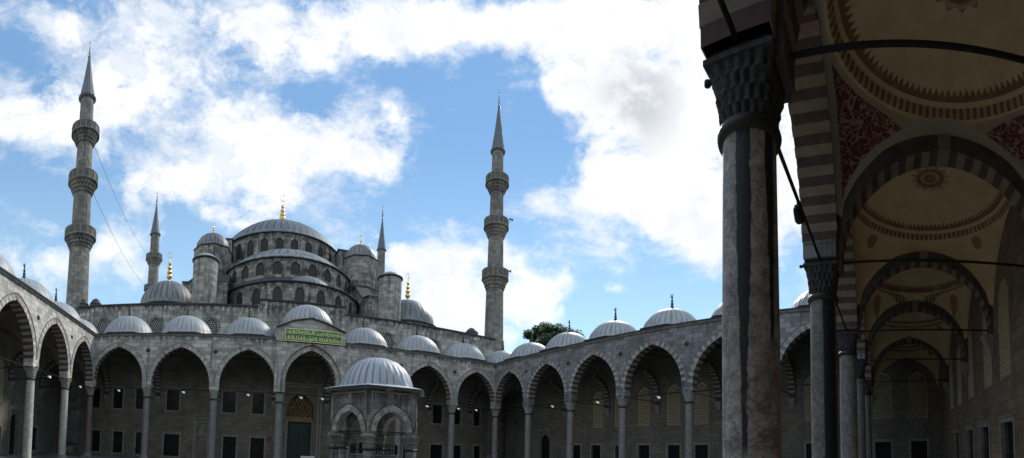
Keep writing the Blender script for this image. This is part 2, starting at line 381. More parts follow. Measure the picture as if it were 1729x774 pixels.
# ------------------------------------------------------------------ shapes shared by the buildings
def arch_pts(a, c, n):
    """pointed arch, half span a, centres c past the axis: list of (x, z) from right springing to apex"""
    r = a + c; pm = math.acos(c / r)
    return [(-c + r * math.cos(pm * i / n), r * math.sin(pm * i / n)) for i in range(n + 1)]
def rise(a, c): return math.sqrt(a * a + 2 * a * c)
def c_for(a, h): return max(.02, (h * h - a * a) / (2 * a))
def voussoirs(mb, T, a, c, t, y0, y1, n, front, soffit, key, zoff=0.0, proud=.015):
    """wedge stones round a pointed arch; T maps (x along, y through, z)"""
    r = a + c; pm = math.acos(c / r); r2 = r + t
    half = r * .0 + .16 / r
    edges = [(pm - half) * i / n for i in range(n + 1)]
    for s in (1, -1):
        for i in range(n):
            p0, p1 = edges[i], edges[i + 1]; d = proud if i % 2 else 0.0
            sub = 2
            for k in range(sub):
                q0 = p0 + (p1 - p0) * k / sub; q1 = p0 + (p1 - p0) * (k + 1) / sub
                pr = [(s * (-c + rr * math.cos(q)), zoff + rr * math.sin(q)) for rr, q in ((r, q0), (r, q1), (r2, q1), (r2, q0))]
                vs = [T(x, yy, z) for yy in (y0 - d, y1 + d) for x, z in pr]
                f = front[i % len(front)]; so = soffit[i % len(soffit)]
                mb.add(vs, ((0, 1, 2, 3), (7, 6, 5, 4), (0, 4, 5, 1), (2, 6, 7, 3), (3, 7, 4, 0), (1, 5, 6, 2)), (f, f, so, f, f, f))
    q = edges[-1]
    x0, z0 = -c + r * math.cos(q), r * math.sin(q); x1, z1 = -c + r2 * math.cos(q), r2 * math.sin(q)
    pr = [(x0, z0), (0, math.sqrt(r * r - c * c)), (-x0, z0), (-x1, z1), (0, math.sqrt(r2 * r2 - c * c)), (x1, z1)]
    vs = [T(x, yy, zoff + z) for yy in (y0 - .03, y1 + .03) for x, z in pr]
    mb.add(vs, ((0, 1, 2, 3, 4, 5), (11, 10, 9, 8, 7, 6), (0, 6, 7, 1), (1, 7, 8, 2), (3, 9, 10, 4), (4, 10, 11, 5), (2, 8, 9, 3), (5, 11, 6, 0)), key)
def curtain(mb, mf, S0, S1, Z0, Z1, holes, depth, step=None, mi=0, mj=0):
    zf = Z1 if callable(Z1) else (lambda s: Z1)
    br = [S0, S1]; stp = []
    if step:
        k = max(1, int(math.ceil((S1 - S0) / step))); stp = [S0 + (S1 - S0) * i / k for i in range(1, k)]
    tops = []
    for (sc_, ww, zb, zt, ar) in holes:
        s0, s1 = sc_ - ww / 2, sc_ + ww / 2
        stp = [b for b in stp if not (s0 - .03 < b < s1 + .03)]; br += [s0, s1]
        if ar:
            aa = ww / 2; cc = .25 * aa; h = rise(aa, cc)
            br += [sc_ + k * aa * q for q in (0.0, .25, .5, .72, .88, .97) for k in (1, -1)]
            def top(s, sc_=sc_, aa=aa, cc=cc, h=h, zt=zt):
                q = min(aa, abs(s - sc_)); return zt - h + math.sqrt(max(0, (aa + cc) ** 2 - (q + cc) ** 2))
        else:
            def top(s, zt=zt): return zt
        tops.append((s0, s1, zb, top))
    bs = []
    for b in sorted(br + stp):
        if not bs or b - bs[-1] > 1e-4: bs.append(b)
    for a, b in zip(bs, bs[1:]):
        m_ = (a + b) / 2; cur = (Z0, Z0)
        for (s0, s1, zb, top) in sorted([h for h in tops if h[0] < m_ < h[1]], key=lambda h: h[2]):
            if zb - cur[0] > 1e-4: mb.quad(mf(a, cur[0], 0), mf(b, cur[1], 0), mf(b, zb, 0), mf(a, zb, 0), mi)
            mb.quad(mf(a, zb, 0), mf(b, zb, 0), mf(b, zb, depth), mf(a, zb, depth), mj)
            ta, tb = top(a), top(b)
            mb.quad(mf(a, ta, depth), mf(b, tb, depth), mf(b, tb, 0), mf(a, ta, 0), mj)
            cur = (ta, tb)
        mb.quad(mf(a, cur[0], 0), mf(b, cur[1], 0), mf(b, zf(b), 0), mf(a, zf(a), 0), mi)
    for (s0, s1, zb, top) in tops:
        for s in (s0, s1): mb.quad(mf(s, zb, 0), mf(s, top(s), 0), mf(s, top(s), depth), mf(s, zb, depth), mj)

_win = {}
def window(kind, w, h, parent, loc, rz=0.0, name='window'):
    """window unit facing -y with its sill at z 0; a pane plus a grille, and a stone frame for the square ones"""
    key = (kind, round(w, 2), round(h, 2))
    if key not in _win:
        if kind == 'barred':
            mb = MB(); mb.box(-w / 2 - .05, w / 2 + .05, .30, .34, -.05, h + .05)
            o = mb.build(name, 'glass', None)
            f = MB(); q = .2
            f.box(-w / 2 - q, -w / 2 + .004, -.045, .06, -q, h + q); f.box(w / 2 - .004, w / 2 + q, -.045, .06, -q, h + q)
            f.box(-w / 2 + .004, w / 2 - .004, -.045, .06, h - .004, h + q); f.box(-w / 2 + .004, w / 2 - .004, -.06, .06, -q, .004)
            f.box(-w / 2 - q - .06, w / 2 + q + .06, -.10, .05, h + q, h + q + .07)
            f.build('frame', 'trim', o)
            b = MB(); nx = max(3, int(w / .2)); nz = max(4, int(h / .22))
            for i in range(1, nx): b.tube((-w / 2 + w * i / nx, .12, 0), (-w / 2 + w * i / nx, .12, h), .013, 5)
            for i in range(1, nz): b.tube((-w / 2, .13, h * i / nz), (w / 2, .13, h * i / nz), .012, 5)
            b.build('grille', 'iron', o)
        else:
            a = w / 2; c = .25 * a; rs = rise(a, c)
            def inside(x, z, m=.0): return z < h - rs + math.sqrt(max(0, (a + c) ** 2 - (abs(x) + c + m) ** 2)) - m if abs(x) + m < a else False
            mb = MB(); dd = .30
            mb.box(-a - .04, a + .04, dd, dd + .03, -.04, h + .04)
            o = mb.build(name, 'glass', None)
            g = MB(); cell = {'lattice': .2, 'far': .34, 'round': .3}[kind]; ro = cell * .56; ri = cell * .40
            nx = int(w / cell) + 2; nz = int(h / (cell * .87)) + 2
            for j in range(nz):
                for i in range(-nx, nx + 1):
                    x = (i + .5 * (j % 2)) * cell; z = .02 + j * cell * .87 + cell * .4
                    if not inside(x, z, cell * .35): continue
                    vs = []
                    for yy in ((.04, .09) if kind == 'lattice' else (.12, .17)):
                        for rr in (ro, ri): vs += [(x + rr * math.cos(R(60 * k + 30)), yy, z + rr * math.sin(R(60 * k + 30))) for k in range(6)]
                    fs = []
                    for k in range(6):
                        k2 = (k + 1) % 6; fs += [(k, k2, 6 + k2, 6 + k), (6 + k, 6 + k2, 18 + k2, 18 + k)]
                    g.add(vs, fs)
            # rim that follows the arch
            pts = [(a, 0)] + [(x, h - rs + z) for x, z in arch_pts(a, c, 8)]; pts = pts + [(-x, z) for x, z in pts[-2::-1]]
            for (x0, z0), (x1, z1) in zip(pts, pts[1:]):
                k = .93
                g.quad((x0, .10, z0), (x1, .10, z1), (x1 * k, .10, z1 * k + h * (1 - k) * .45), (x0 * k, .10, z0 * k + h * (1 - k) * .45))
            g.box(-a, a, .1, .18, 0, .07)
            g.build('lattice', 'lattice' if kind == 'lattice' else ('lattice_dark' if kind == 'far' else 'lattice_grey'), o, fix=False)
        _win[key] = o; o.parent = parent; o.location = loc; o.rotation_euler = (0, 0, rz)
        return o
    return dup(_win[key], parent, loc, rz)

def dome_prof(r, z0, rc, zc, n=14, lip=.12):
    """spherical cap: base radius r at z0, sphere radius rc centred at zc"""
    p0 = math.asin(max(-1, min(1, (z0 - zc) / rc))); pr = [(r + lip, z0 - .10), (r + lip, z0 - .02), (r + .01, z0 + .03)]
    for i in range(1, n): 
        p = p0 + (PI / 2 - p0) * i / n; pr.append((rc * math.cos(p), zc + rc * math.sin(p)))
    pr.append((.12, zc + rc)); pr.append((.001, zc + rc))
    return pr
def ribbed(nr, h=.045, hseg=()):
    def rf(r, z, a, i, j): return r + (h if i % 4 == 0 and r > .5 else 0) + (.03 if j in hseg and r > .5 else 0)
    return rf
def seam(i, j): return 1 if i % 4 == 0 and 2 < j < 14 else 0
MT['lead_pale'] = lead('pale_lead', (.42, .44, .445), (.19, .20, .205), .6); MT['lead_pale_seam'] = lead('pale_lead_seam', (.26, .275, .28), (.13, .135, .14))
def lead_dome(name, parent, loc, r, z0, rc, zc, nr, m='lead', h=.045, hseg=(5, 9)):
    mb = MB(); mb.lathe(dome_prof(r, z0, rc, zc), nr * 4, rf=ribbed(nr, h, hseg), mif=seam)
    return mb.build(name, [m, m + '_seam'], parent, loc, smooth=40)
_fin = {}
def finial(parent, loc, h, m='gold', balls=4, fat=1.0):
    key = (round(h, 2), m, balls, fat)
    if key in _fin: return dup(_fin[key], parent, loc)
    mb = MB(); pr = [(.16 * fat, -.15), (.15 * fat, 0), (.05 * fat, h * .10)]
    for k in range(balls):
        zc = h * (.2 + .62 * k / balls); rr = h * .052 * fat * (1 - .14 * k)
        pr += [(.028 * fat, zc - rr * 1.15), (rr * .75, zc - rr * .6), (rr, zc), (rr * .75, zc + rr * .6), (.028 * fat, zc + rr * 1.15)]
    pr += [(.02 * fat, h * .86), (.035 * fat, h * .90), (.012, h)]
    mb.lathe(pr, 12)
    # crescent ring near the tip
    q = h * .045 * fat
    for k in range(10):
        a0, a1 = R(-60 + 30 * k), R(-30 + 30 * k)
        mb.tube((q * math.sin(a0 + PI), 0, h * .955 + q * math.cos(a0 + PI)), (q * math.sin(a1 + PI), 0, h * .955 + q * math.cos(a1 + PI)), .018 * fat, 5)
    o = mb.build('finial', m, parent, loc, smooth=50); _fin[key] = o
    return o

def capital_mesh(rn, hw, h):
    """stalactite capital: round neck growing in cusped tiers to a square slab"""
    mb = MB(); tiers = 4; prof = []
    for k in range(tiers):
        t0, t1 = k / tiers, (k + 1) / tiers
        prof += [(t0, t0 * h), (t0 + .03, (t0 + .55 * (t1 - t0)) * h), (t1, t1 * h)]
    def rf(tt, z, a, i, j):
        sq = 1 / max(abs(math.cos(a)), abs(math.sin(a))); sq = min(sq, 1.28)
        base = rn + (hw - rn) * tt; shape = 1 + (sq - 1) * tt
        k = j // 3; ph = (k % 2) * .5
        cusp = abs(math.sin((a * 20 / (2 * PI) + ph) * PI)) ** .7
        return base * shape - .065 * (1 - cusp) * (1.2 if j % 3 == 1 else .3)
    mb.lathe([(tt, z * .80) for tt, z in prof], 96, rf=rf)
    mb.box(-hw - .02, hw + .02, -hw - .02, hw + .02, h * .80, h * .88)
    mb.box(-hw + .05, hw - .05, -hw + .05, hw - .05, h * .88, h)
    return mb
_col = {}
NECK, SPR = 5.83, 6.78
FL = -1.35       # level of the court's paving
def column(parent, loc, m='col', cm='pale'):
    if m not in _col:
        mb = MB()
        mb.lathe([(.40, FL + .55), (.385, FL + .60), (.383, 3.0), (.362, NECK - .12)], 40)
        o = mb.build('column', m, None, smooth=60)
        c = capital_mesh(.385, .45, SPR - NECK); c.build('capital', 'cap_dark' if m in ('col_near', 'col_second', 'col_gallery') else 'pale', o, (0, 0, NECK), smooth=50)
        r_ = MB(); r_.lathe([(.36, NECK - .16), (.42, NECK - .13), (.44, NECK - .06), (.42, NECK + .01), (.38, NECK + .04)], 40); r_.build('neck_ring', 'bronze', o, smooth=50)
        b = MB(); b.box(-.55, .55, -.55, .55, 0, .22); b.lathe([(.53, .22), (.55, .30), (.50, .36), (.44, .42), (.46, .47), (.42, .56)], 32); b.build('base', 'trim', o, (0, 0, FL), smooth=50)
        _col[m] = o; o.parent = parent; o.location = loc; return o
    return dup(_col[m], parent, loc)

GD = 6.5; TW = .45
def vault(parent, loc, hx, hy, zx, zy, zr, dr, m, name='vault'):
    """pendentive vault; zx: apex height on the +-x edges, zy: on the +-y edges, zr ring height, dr dome rise"""
    mb = MB(); n = 96; zc = SPR + .05; rr = min(2.95, min(hx, hy) - .05)
    def arc(q, ap): 
        c = .25; return zc + (ap - zc) * math.sqrt(max(0, (1 + c) ** 2 - (abs(q) + c) ** 2)) / math.sqrt((1 + c) ** 2 - c * c)
    rows = []
    for k in range(9):
        tt = k / 8; row = []
        for i in range(n):
            a = 2 * PI * i / n; ca, sa = math.cos(a), math.sin(a)
            s = min(hx / abs(ca) if abs(ca) > 1e-9 else 1e9, hy / abs(sa) if abs(sa) > 1e-9 else 1e9)
            bx, by = s * ca, s * sa
            hb = arc(by / hy, zx) if abs(abs(bx) - hx) < 1e-6 else arc(bx / hx, zy)
            if abs(abs(bx) - hx) < 1e-6 and abs(abs(by) - hy) < 1e-6: hb = zc
            rad = s + (rr - s) * tt
            z = hb + (zr - hb) * math.sqrt(max(0, 1 - (1 - tt) ** 2)) if zr > hb else hb + (zr - hb) * tt
            row.append((rad * ca, rad * sa, z))
        rows.append(row)
    rows.append([(p[0] * (rr - .06) / rr, p[1] * (rr - .06) / rr, zr + .05) for p in rows[-1]])
    for k in range(1, 11):
        ph = PI / 2 * k / 10
        rows.append([((rr - .06) * math.cos(ph) * math.cos(2 * PI * i / n) + 1e-4 * math.cos(2 * PI * i / n), (rr - .06) * math.cos(ph) * math.sin(2 * PI * i / n) + 1e-4 * math.sin(2 * PI * i / n), zr + .05 + dr * math.sin(ph)) for i in range(n)])
    vs = [p for row in rows for p in row]
    fs = [(k * n + i, k * n + (i + 1) % n, (k + 1) * n + (i + 1) % n, (k + 1) * n + i) for k in range(len(rows) - 1) for i in range(n)]
    mb.add(vs, fs)
    return mb.build(name, m, parent, loc, smooth=35)
def roof_bay(mb, x0, x1, y0, y1, z, r=2.95):
    cx, cy = (x0 + x1) / 2, (y0 + y1) / 2; hx, hy = (x1 - x0) / 2, (y1 - y0) / 2; n = 32; r = min(r, hx - .02, hy - .02)
    A = []; B = []
    for i in range(n):
        a = 2 * PI * (i + .0) / n; ca, sa = math.cos(a), math.sin(a)
        s = min(hx / abs(ca) if abs(ca) > 1e-9 else 1e9, hy / abs(sa) if abs(sa) > 1e-9 else 1e9)
        A.append((cx + s * ca, cy + s * sa, z)); B.append((cx + r * ca, cy + r * sa, z))
    for i in range(n): mb.quad(A[i], A[(i + 1) % n], B[(i + 1) % n], B[i])

def arcade(root, xs, apex, wm, colm, cross_ap=9.85, vm='vault', ring=11.3, drise=1.8, corners=False, ends=(True, True), dz=(13.1, 3.15, 3.15, 12.6), skip_dome=(), special=None, rods=True, colf=None, wall_lo=0.0, cross_mats=('brown', 'cream'), octo=False, vmf=None, fin=True):
    n = len(xs) - 1; Lx = xs[-1]
    # columns
    for i, x in enumerate(xs):
        if (i == 0 and not ends[0]) or (i == n and not ends[1]): continue
        column(root, (x, 0, 0), colf(i) if colf else colm)
    ap = lambda k: apex[k] if isinstance(apex, (list, tuple)) else apex
    # the arcade wall, one mesh, cut by its arches
    mb = MB(); TOPZ = 12.62
    for k in range(n):
        xa, xb = xs[k], xs[k + 1]; xm = (xa + xb) / 2; a = (xb - xa) / 2 - .53; h = ap(k) - SPR
        c = .3 * a; rs = rise(a, c); zs = SPR + max(.0, h - rs)
        if h < rs: c = c_for(a, h); zs = SPR
        r_ = a + c; t = .48; ao = a + .24
        xl = xa + (TW if (k == 0 and not corners) else (-TW if k == 0 else 0)); xr = xb - (TW if (k == n - 1 and not corners) else (-TW if k == n - 1 else 0))
        pts = [(x, zs + z) for x, z in arch_pts(a, c, 16)]
        off = []
        for i, (x, z) in enumerate(arch_pts(a, c, 16)):
            pm = math.acos(c / r_) * i / 16; off.append((x + .24 * math.cos(pm), zs + z + .24 * math.sin(pm)))
        off[-1] = (0, off[-1][1])
        for yy in (-TW, TW):
            for s, xe in ((1, xr - xm), (-1, xm - xl)):
                prev = (ao, zs)
                P = [(q[0], q[1]) for q in off]
                # pier strip below springing and up to the offset curve
                def p(x, z): return (xm + s * x, yy, z)
                mb.quad(p(a, SPR), p(xe, SPR), p(xe, zs), p(a, zs))
                mb.quad(p(P[0][0], zs), p(xe, zs), p(xe, TOPZ), p(P[0][0], TOPZ))
                for (x0, z0), (x1, z1) in zip(P, P[1:]): mb.quad(p(x0, z0), p(x1, z1), p(x1, TOPZ), p(x0, TOPZ))
        for s, xe in ((1, xr - xm), (-1, xm - xl)):
            mb.quad((xm + s * a, -TW, SPR), (xm + s * a, TW, SPR), (xm + s * a, TW, zs), (xm + s * a, -TW, zs))
            mb.quad((xm + s * a, -TW, SPR), (xm + s * a, TW, SPR), (xm + s * xe, TW, SPR), (xm + s * xe, -TW, SPR))
        vb = MB(); T = lambda x, y, z: (x, y, z)
        voussoirs(vb, T, a, c, t, -TW - .02, TW + .02, 19, (0, 1), (2, 3), 4, zs)
        vb.build('arch', [wm, 'vouss', cross_mats[0], cross_mats[1], 'pink'], root, (xm, 0, 0))
        hb = MB()
        q = [(x, z) for x, z in arch_pts(a, c, 14)]; pm = math.acos(c / r_)
        for s in (1, -1):
            for i in range(14):
                p0, p1 = pm * i / 14, pm * (i + 1) / 14
                pr = [(s * max(0, -c + rr * math.cos(pp)), zs + rr * math.sin(pp)) for rr, pp in ((r_ + t + .0, p0), (r_ + t, p1), (r_ + t + .07, p1), (r_ + t + .07, p0))]
                if i == 13: pr[1] = (0, zs + math.sqrt((r_ + t) ** 2 - c * c)); pr[2] = (0, zs + math.sqrt((r_ + t + .07) ** 2 - c * c))
                vs = [(x, yy, z) for yy in (-TW - .075, -TW + .02) for x, z in pr]
                hb.add(vs, ((0, 1, 2, 3), (0, 4, 5, 1), (2, 6, 7, 3)))
        hb.build('hood_mould', 'hood', root, (xm, 0, 0))
    # metal bosses between the arches
    for x in xs[1:-1]:
        bb = MB(); bb.lathe([(.001, .10), (.12, .09), (.20, .04), (.24, 0.0)], 20)
        for f in range(len(bb.v)): X, Y, Z = bb.v[f]; bb.v[f] = (X, -Z, Y)
        bb.build('boss', 'bronze', root, (x, -TW - .002, 10.95), smooth=50)
    mb.build('arcade_wall', wm, root)
    # cornice, run over the whole front
    x0, x1 = (-TW, Lx + TW) if corners else (TW, Lx - TW)
    cb = MB(); prof = [(-TW - .02, 12.50), (-TW - .12, 12.56), (-TW - .20, 12.68), (-TW - .26, 12.70), (-TW - .26, 12.80), (TW, 12.84), (TW, 12.5)]
    if corners: xa, xb = TW - .9 + .45, Lx
    xa, xb = (0, Lx)
    for (ya, za), (yb, zb) in zip(prof, prof[1:]):
        # mitred at the four inner corners of the court
        A0, A1 = (-ya, ), (-yb, )
        cb.quad((-ya if ya < 0 else x0, ya, za), (Lx + ya if ya < 0 else x1, ya, za), (Lx + yb if yb < 0 else x1, yb, zb), (-yb if yb < 0 else x0, yb, zb), 1 if za > 12.6 else 0)
    cb.build('cornice', ['trim', 'dark_lead'], root)
    # cross arches, corbels, vaults, roof and domes
    yA, yB = TW, GD - .02; ym = (yA + yB) / 2; ca_ = (yB - yA) / 2 - .12; hh = cross_ap - SPR - .02; cc = c_for(ca_, hh)
    cbm = None
    for i, x in enumerate(xs):
        if cbm is None:
            vb = MB(); T = lambda X, Y, Z: (Y, X, Z)
            voussoirs(vb, T, ca_, cc, .46, -.32, .32, 19, (3, 3), (0, 1), 1, SPR + .02, 0.0)
            vb.box(-.3, .3, -(yB - ym), -ca_ + .004, SPR - .25, SPR + 1.2, 3); vb.box(-.3, .3, ca_ - .004, yB - ym, SPR - .25, SPR + 1.2, 3)
            cbm = vb.build('cross_arch', [cross_mats[0], cross_mats[1], 'pale', 'dark_arch'], root, (x, ym, 0))
            kb = MB(); kb.add([(-.38, 0, 0), (.38, 0, 0), (.38, -.5, 0), (-.38, -.5, 0), (-.25, 0, -.55), (.25, 0, -.55), (.25, -.2, -.55), (-.25, -.2, -.55), (-.1, 0, -.9), (.1, 0, -.9), (.1, -.06, -.9), (-.1, -.06, -.9)],
                ((0, 1, 2, 3), (0, 3, 7, 4), (1, 5, 6, 2), (3, 2, 6, 7), (4, 7, 11, 8), (5, 9, 10, 6), (7, 6, 10, 11), (8, 11, 10, 9)))
            kbo = kb.build('corbel', 'pale', root, (x, GD - .01, SPR - .25))
        else:
            dup(cbm, root, (x, ym, 0)); dup(kbo, root, (x, GD - .01, SPR - .25))
    if rods:
        for k in range(n):
            tb = MB(); tb.tube((xs[k] + .5, 0, 0), (xs[k + 1] - .5, 0, 0), .038, 8); tb.build('tie_rod', 'iron', root, (0, 0, SPR - .03))
        for i, x in enumerate(xs):
            tb = MB(); tb.tube((0, -.61, 0), (0, GD, 0), .038, 8); tb.lathe([(.001, -.05), (.05, -.03), (.05, .03), (.001, .05)], 8, (0, -.62)); tb.build('cross_tie_rod', 'iron', root, (x, 0, SPR + .02))
    rb = MB(); cells = [(xs[k], xs[k + 1]) for k in range(n)]
    if corners: cells = [(-GD, -0.0)] + cells + [(Lx, Lx + GD)]
    cache = {}
    for k, (xa, xb) in enumerate(cells):
        bay = k - 1 if corners else k
        hx = (xb - xa) / 2 - .28; hy = (GD - TW) / 2; xm = (xa + xb) / 2; yv = (TW + GD) / 2
        cn = corners and k in (0, len(cells) - 1)
        if cn: hx = (GD - TW) / 2; xm = -(TW + GD) / 2 if k == 0 else Lx + (TW + GD) / 2
        zy = (ap(0 if cn else bay) + .15) if not cn else cross_ap + .3
        zx = cross_ap + .25
        vault(root, (xm, yv, 0), hx, hy, zx, zy, max(ring, min(zy, ring + .1)), drise, vmf(bay) if vmf else vm)
        if bay in skip_dome and not cn: continue
        roof_bay(rb, xa, xb, 0 if not cn else 0, GD, 12.74)
        xd = xm if not cn else xm; r_, z0, zc, rc = dz[1], dz[0], dz[3], dz[2]
        ky = 'd'
        if ky not in cache:
            d = lead_dome('dome', root, (xd, GD / 2, 0), r_, z0, rc, zc, 34, 'lead_pale', .035)
            db = MB(); rr = r_ + .28
            db.lathe([(rr / math.cos(PI / 8), 12.70), (rr / math.cos(PI / 8), z0 - .12)], 8, a0=PI / 8, a1=PI / 8 + 2 * PI, mi=0)
            db.lathe([(rr / math.cos(PI / 8), z0 - .14), ((rr + .1) / math.cos(PI / 8), z0 - .10), ((rr + .1) / math.cos(PI / 8), z0 - .02), (rr - .4, z0 + .05)], 8, a0=PI / 8, a1=PI / 8 + 2 * PI, mi=1)
            db.build('drum', [wm, 'dark_lead'], d)
            if fin: finial(d, (0, 0, zc + rc), 1.45, 'bronze', 3, 2.4)
            cache[ky] = d
        else: dup(cache[ky], root, (xd, GD / 2, 0))
    rb.build('roof', 'lead_mid', root)

def wall_holes(xs, pos):
    return [h for h in pos]

L = 43.25; W = 49.0
XF = [0, 6.71, 14.13, 21.24, 27.92, 35.12, 42.32, 49.0]
XR = [0, 6.82, 13.87, 20.91, 28.17, 35.82, 43.25]
XL = [0, 7.21, 14.42, 21.62, 28.83, 36.04, 43.25]
XN = [0, 7.85, 14.03, 20.88, 27.1, 34.8, 42.0, 49.0]

# ------------------------------------------------------------------ ground
g = MB(); g.quad((-3000, -3000, FL - .01), (3000, -3000, FL - .01), (3000, 3000, FL - .01), (-3000, 3000, FL - .01))
o = g.build('ground', plain('dusty_ground', (.20, .19, .16), .9), fix=False); o['kind'] = 'structure'
g = MB(); g.quad((-7, -7, FL), (56, -7, FL), (56, 50, FL), (-7, 50, FL)); o = g.build('courtyard_paving', 'paving', fix=False); o['kind'] = 'structure'

# ------------------------------------------------------------------ the portico in front of the prayer hall
port = thing('portico', 'grey stone portico with seven arches and the green inscription, below the great dome', 'portico', (0, L, 0))
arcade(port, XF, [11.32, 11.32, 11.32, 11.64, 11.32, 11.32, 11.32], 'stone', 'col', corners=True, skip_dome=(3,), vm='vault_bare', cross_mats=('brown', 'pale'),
       colf=lambda i: 'col_pink' if i == 0 else 'col')
# raised portal bay: gabled front, higher dome, gilded inscription on green
pb = MB(); xa, xb, xm = 20.55, 28.25, 24.4; yf = -TW - .33
pp = MB(); curtain(pp, lambda s_, z_, d_: (s_, yf + d_, z_), xa, xb, SPR + .1, 12.4, [(24.58, 6.74, SPR + .1, 12.25, True)], .34)
pp.quad((xa, yf, SPR + .1), (xa, -TW, SPR + .1), (xa, -TW, 12.4), (xa, yf, 12.4)); pp.quad((xb, yf, SPR + .1), (xb, -TW, SPR + .1), (xb, -TW, 12.4), (xb, yf, 12.4))
pp.build('portal_front', 'stone', port)
poly = [(xa, 12.3), (xb, 12.3), (xb, 13.75), (26.2, 14.55), (xm, 15.0), (22.4, 14.6), (xa, 13.75)]
vs = [(x, yf, z) for x, z in poly] + [(x, GD, z) for x, z in poly]
nn = len(poly); pb.add(vs, [tuple(range(nn))] + [(i, (i + 1) % nn, nn + (i + 1) % nn, nn + i) for i in range(nn)], 0)
pb.build('portal_block', 'wall_mosque', port)
rb = MB()
for (x0, z0), (x1, z1) in zip(poly[2:], poly[3:]):
    vs = [(x, y, z + d) for d in (0.02, .14) for y in (yf - .22, GD - .1) for x, z in ((x0, z0), (x1, z1))]
    rb.add(vs, ((0, 1, 3, 2), (4, 5, 7, 6), (0, 1, 5, 4), (2, 3, 7, 6)))
rb.build('gable_roof', 'dark_lead', port)
rf_ = MB(); roof = [(xa, 13.9), (xb, 13.9)]
d = lead_dome('portal_dome', port, (24.5, 3.3, 0), 2.95, 14.95, 3.15, 14.6, 34, 'lead_pale', .035)
db = MB(); db.lathe([(3.3, 14.2), (3.3, 14.85), (3.2, 14.95), (2.9, 15.0)], 8, a0=PI / 8, a1=PI / 8 + 2 * PI); db.build('drum', 'lead_mid', d)
# inscription: green panel, gilt rules and gilt pen strokes
ins = MB(); ix0, ix1, iz0, iz1 = 21.5, 27.85, 12.42, 13.82
ins.box(ix0, ix1, yf - .05, yf + .05, iz0, iz1)
ino = ins.build('inscription_panel', plain('green_inscription_ground', (.03, .14, .04), .5, 0, .35, 3), port)
gm = plain('gilt_letters', (.80, .76, .30), .5, .0, .1)
st = MB(); rnd = random.Random(5); yl = yf - .075
def stroke(pts, wd=.035):
    wd *= 1.25
    for (x0, z0), (x1, z1) in zip(pts, pts[1:]):
        dx, dz = x1 - x0, z1 - z0; q = math.hypot(dx, dz) or 1; nx, nz = -dz / q * wd / 2, dx / q * wd / 2
        st.box(0, 1, 0, 1, 0, 1, T=lambda a, b, c: (x0 + dx * a + nx * (2 * c - 1), yl + .03 * b, z0 + dz * a + nz * (2 * c - 1)))
zm = (iz0 + iz1) / 2
stroke([(ix0 + .05, iz0 + .04), (ix1 - .05, iz0 + .04)], .05); stroke([(ix0 + .05, iz1 - .04), (ix1 - .05, iz1 - .04)], .05)
stroke([(ix0 + .05, iz0 + .04), (ix0 + .05, iz1 - .04)], .05); stroke([(ix1 - .05, iz0 + .04), (ix1 - .05, iz1 - .04)], .05)
for row, zz in enumerate((iz0 + .12, zm + .06)):
    x = ix1 - .22; hh = (iz1 - iz0) / 2 - .2
    # flowing right-to-left line: bowls and loops crossed by tall alif and lam stems
    base = [(ix0 + .15 + (ix1 - ix0 - .3) * i / 60, zz + .11 + .05 * math.sin(i * .9 + row) + .03 * math.sin(i * 2.3)) for i in range(61)]
    for a in range(0, 60, 6): stroke(base[a:a + 6], .045)
    while x > ix0 + .3:
        k = rnd.random()
        if k < .5: stroke([(x, zz + .06), (x + rnd.uniform(-.05, .03), zz + hh)], .045)
        elif k < .75:
            r_ = rnd.uniform(.08, .13); cx_, cz_ = x, zz + rnd.uniform(.15, .38)
            stroke([(cx_ + r_ * math.cos(R(q)), cz_ + r_ * .8 * math.sin(R(q))) for q in range(-200, 30, 38)], .04)
        else:
            stroke([(x + .16, zz + rnd.uniform(.25, .45)), (x, zz + rnd.uniform(.12, .25)), (x - .2, zz + rnd.uniform(.3, .5))], .04)
            stroke([(x, zz + .5), (x + .06, zz + .52)], .05)
        x -= rnd.uniform(.11, .2)
st.build('gilded_script', gm, port)
# ------------------------------------------------------------------ side and near arcades
left = thing('arcade', 'sunlit pale stone arcade along the left side of the courtyard', 'arcade', (0, 0, 0), PI / 2)
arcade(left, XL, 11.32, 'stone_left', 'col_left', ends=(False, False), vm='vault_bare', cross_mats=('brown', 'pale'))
right = thing('arcade', 'shaded grey arcade with domes, right of the portico under the tree', 'arcade', (W, L, 0), -PI / 2)
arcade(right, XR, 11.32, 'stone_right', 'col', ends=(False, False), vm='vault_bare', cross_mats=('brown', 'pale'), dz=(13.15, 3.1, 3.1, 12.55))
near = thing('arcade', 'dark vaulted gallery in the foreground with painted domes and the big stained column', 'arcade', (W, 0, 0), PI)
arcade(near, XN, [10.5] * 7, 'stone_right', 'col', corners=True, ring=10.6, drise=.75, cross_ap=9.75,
       colf=lambda i: {4: 'col_near', 3: 'col_second'}.get(i, 'col_gallery'), vmf=lambda b: 'vault_ara' if b == 3 else 'vault')

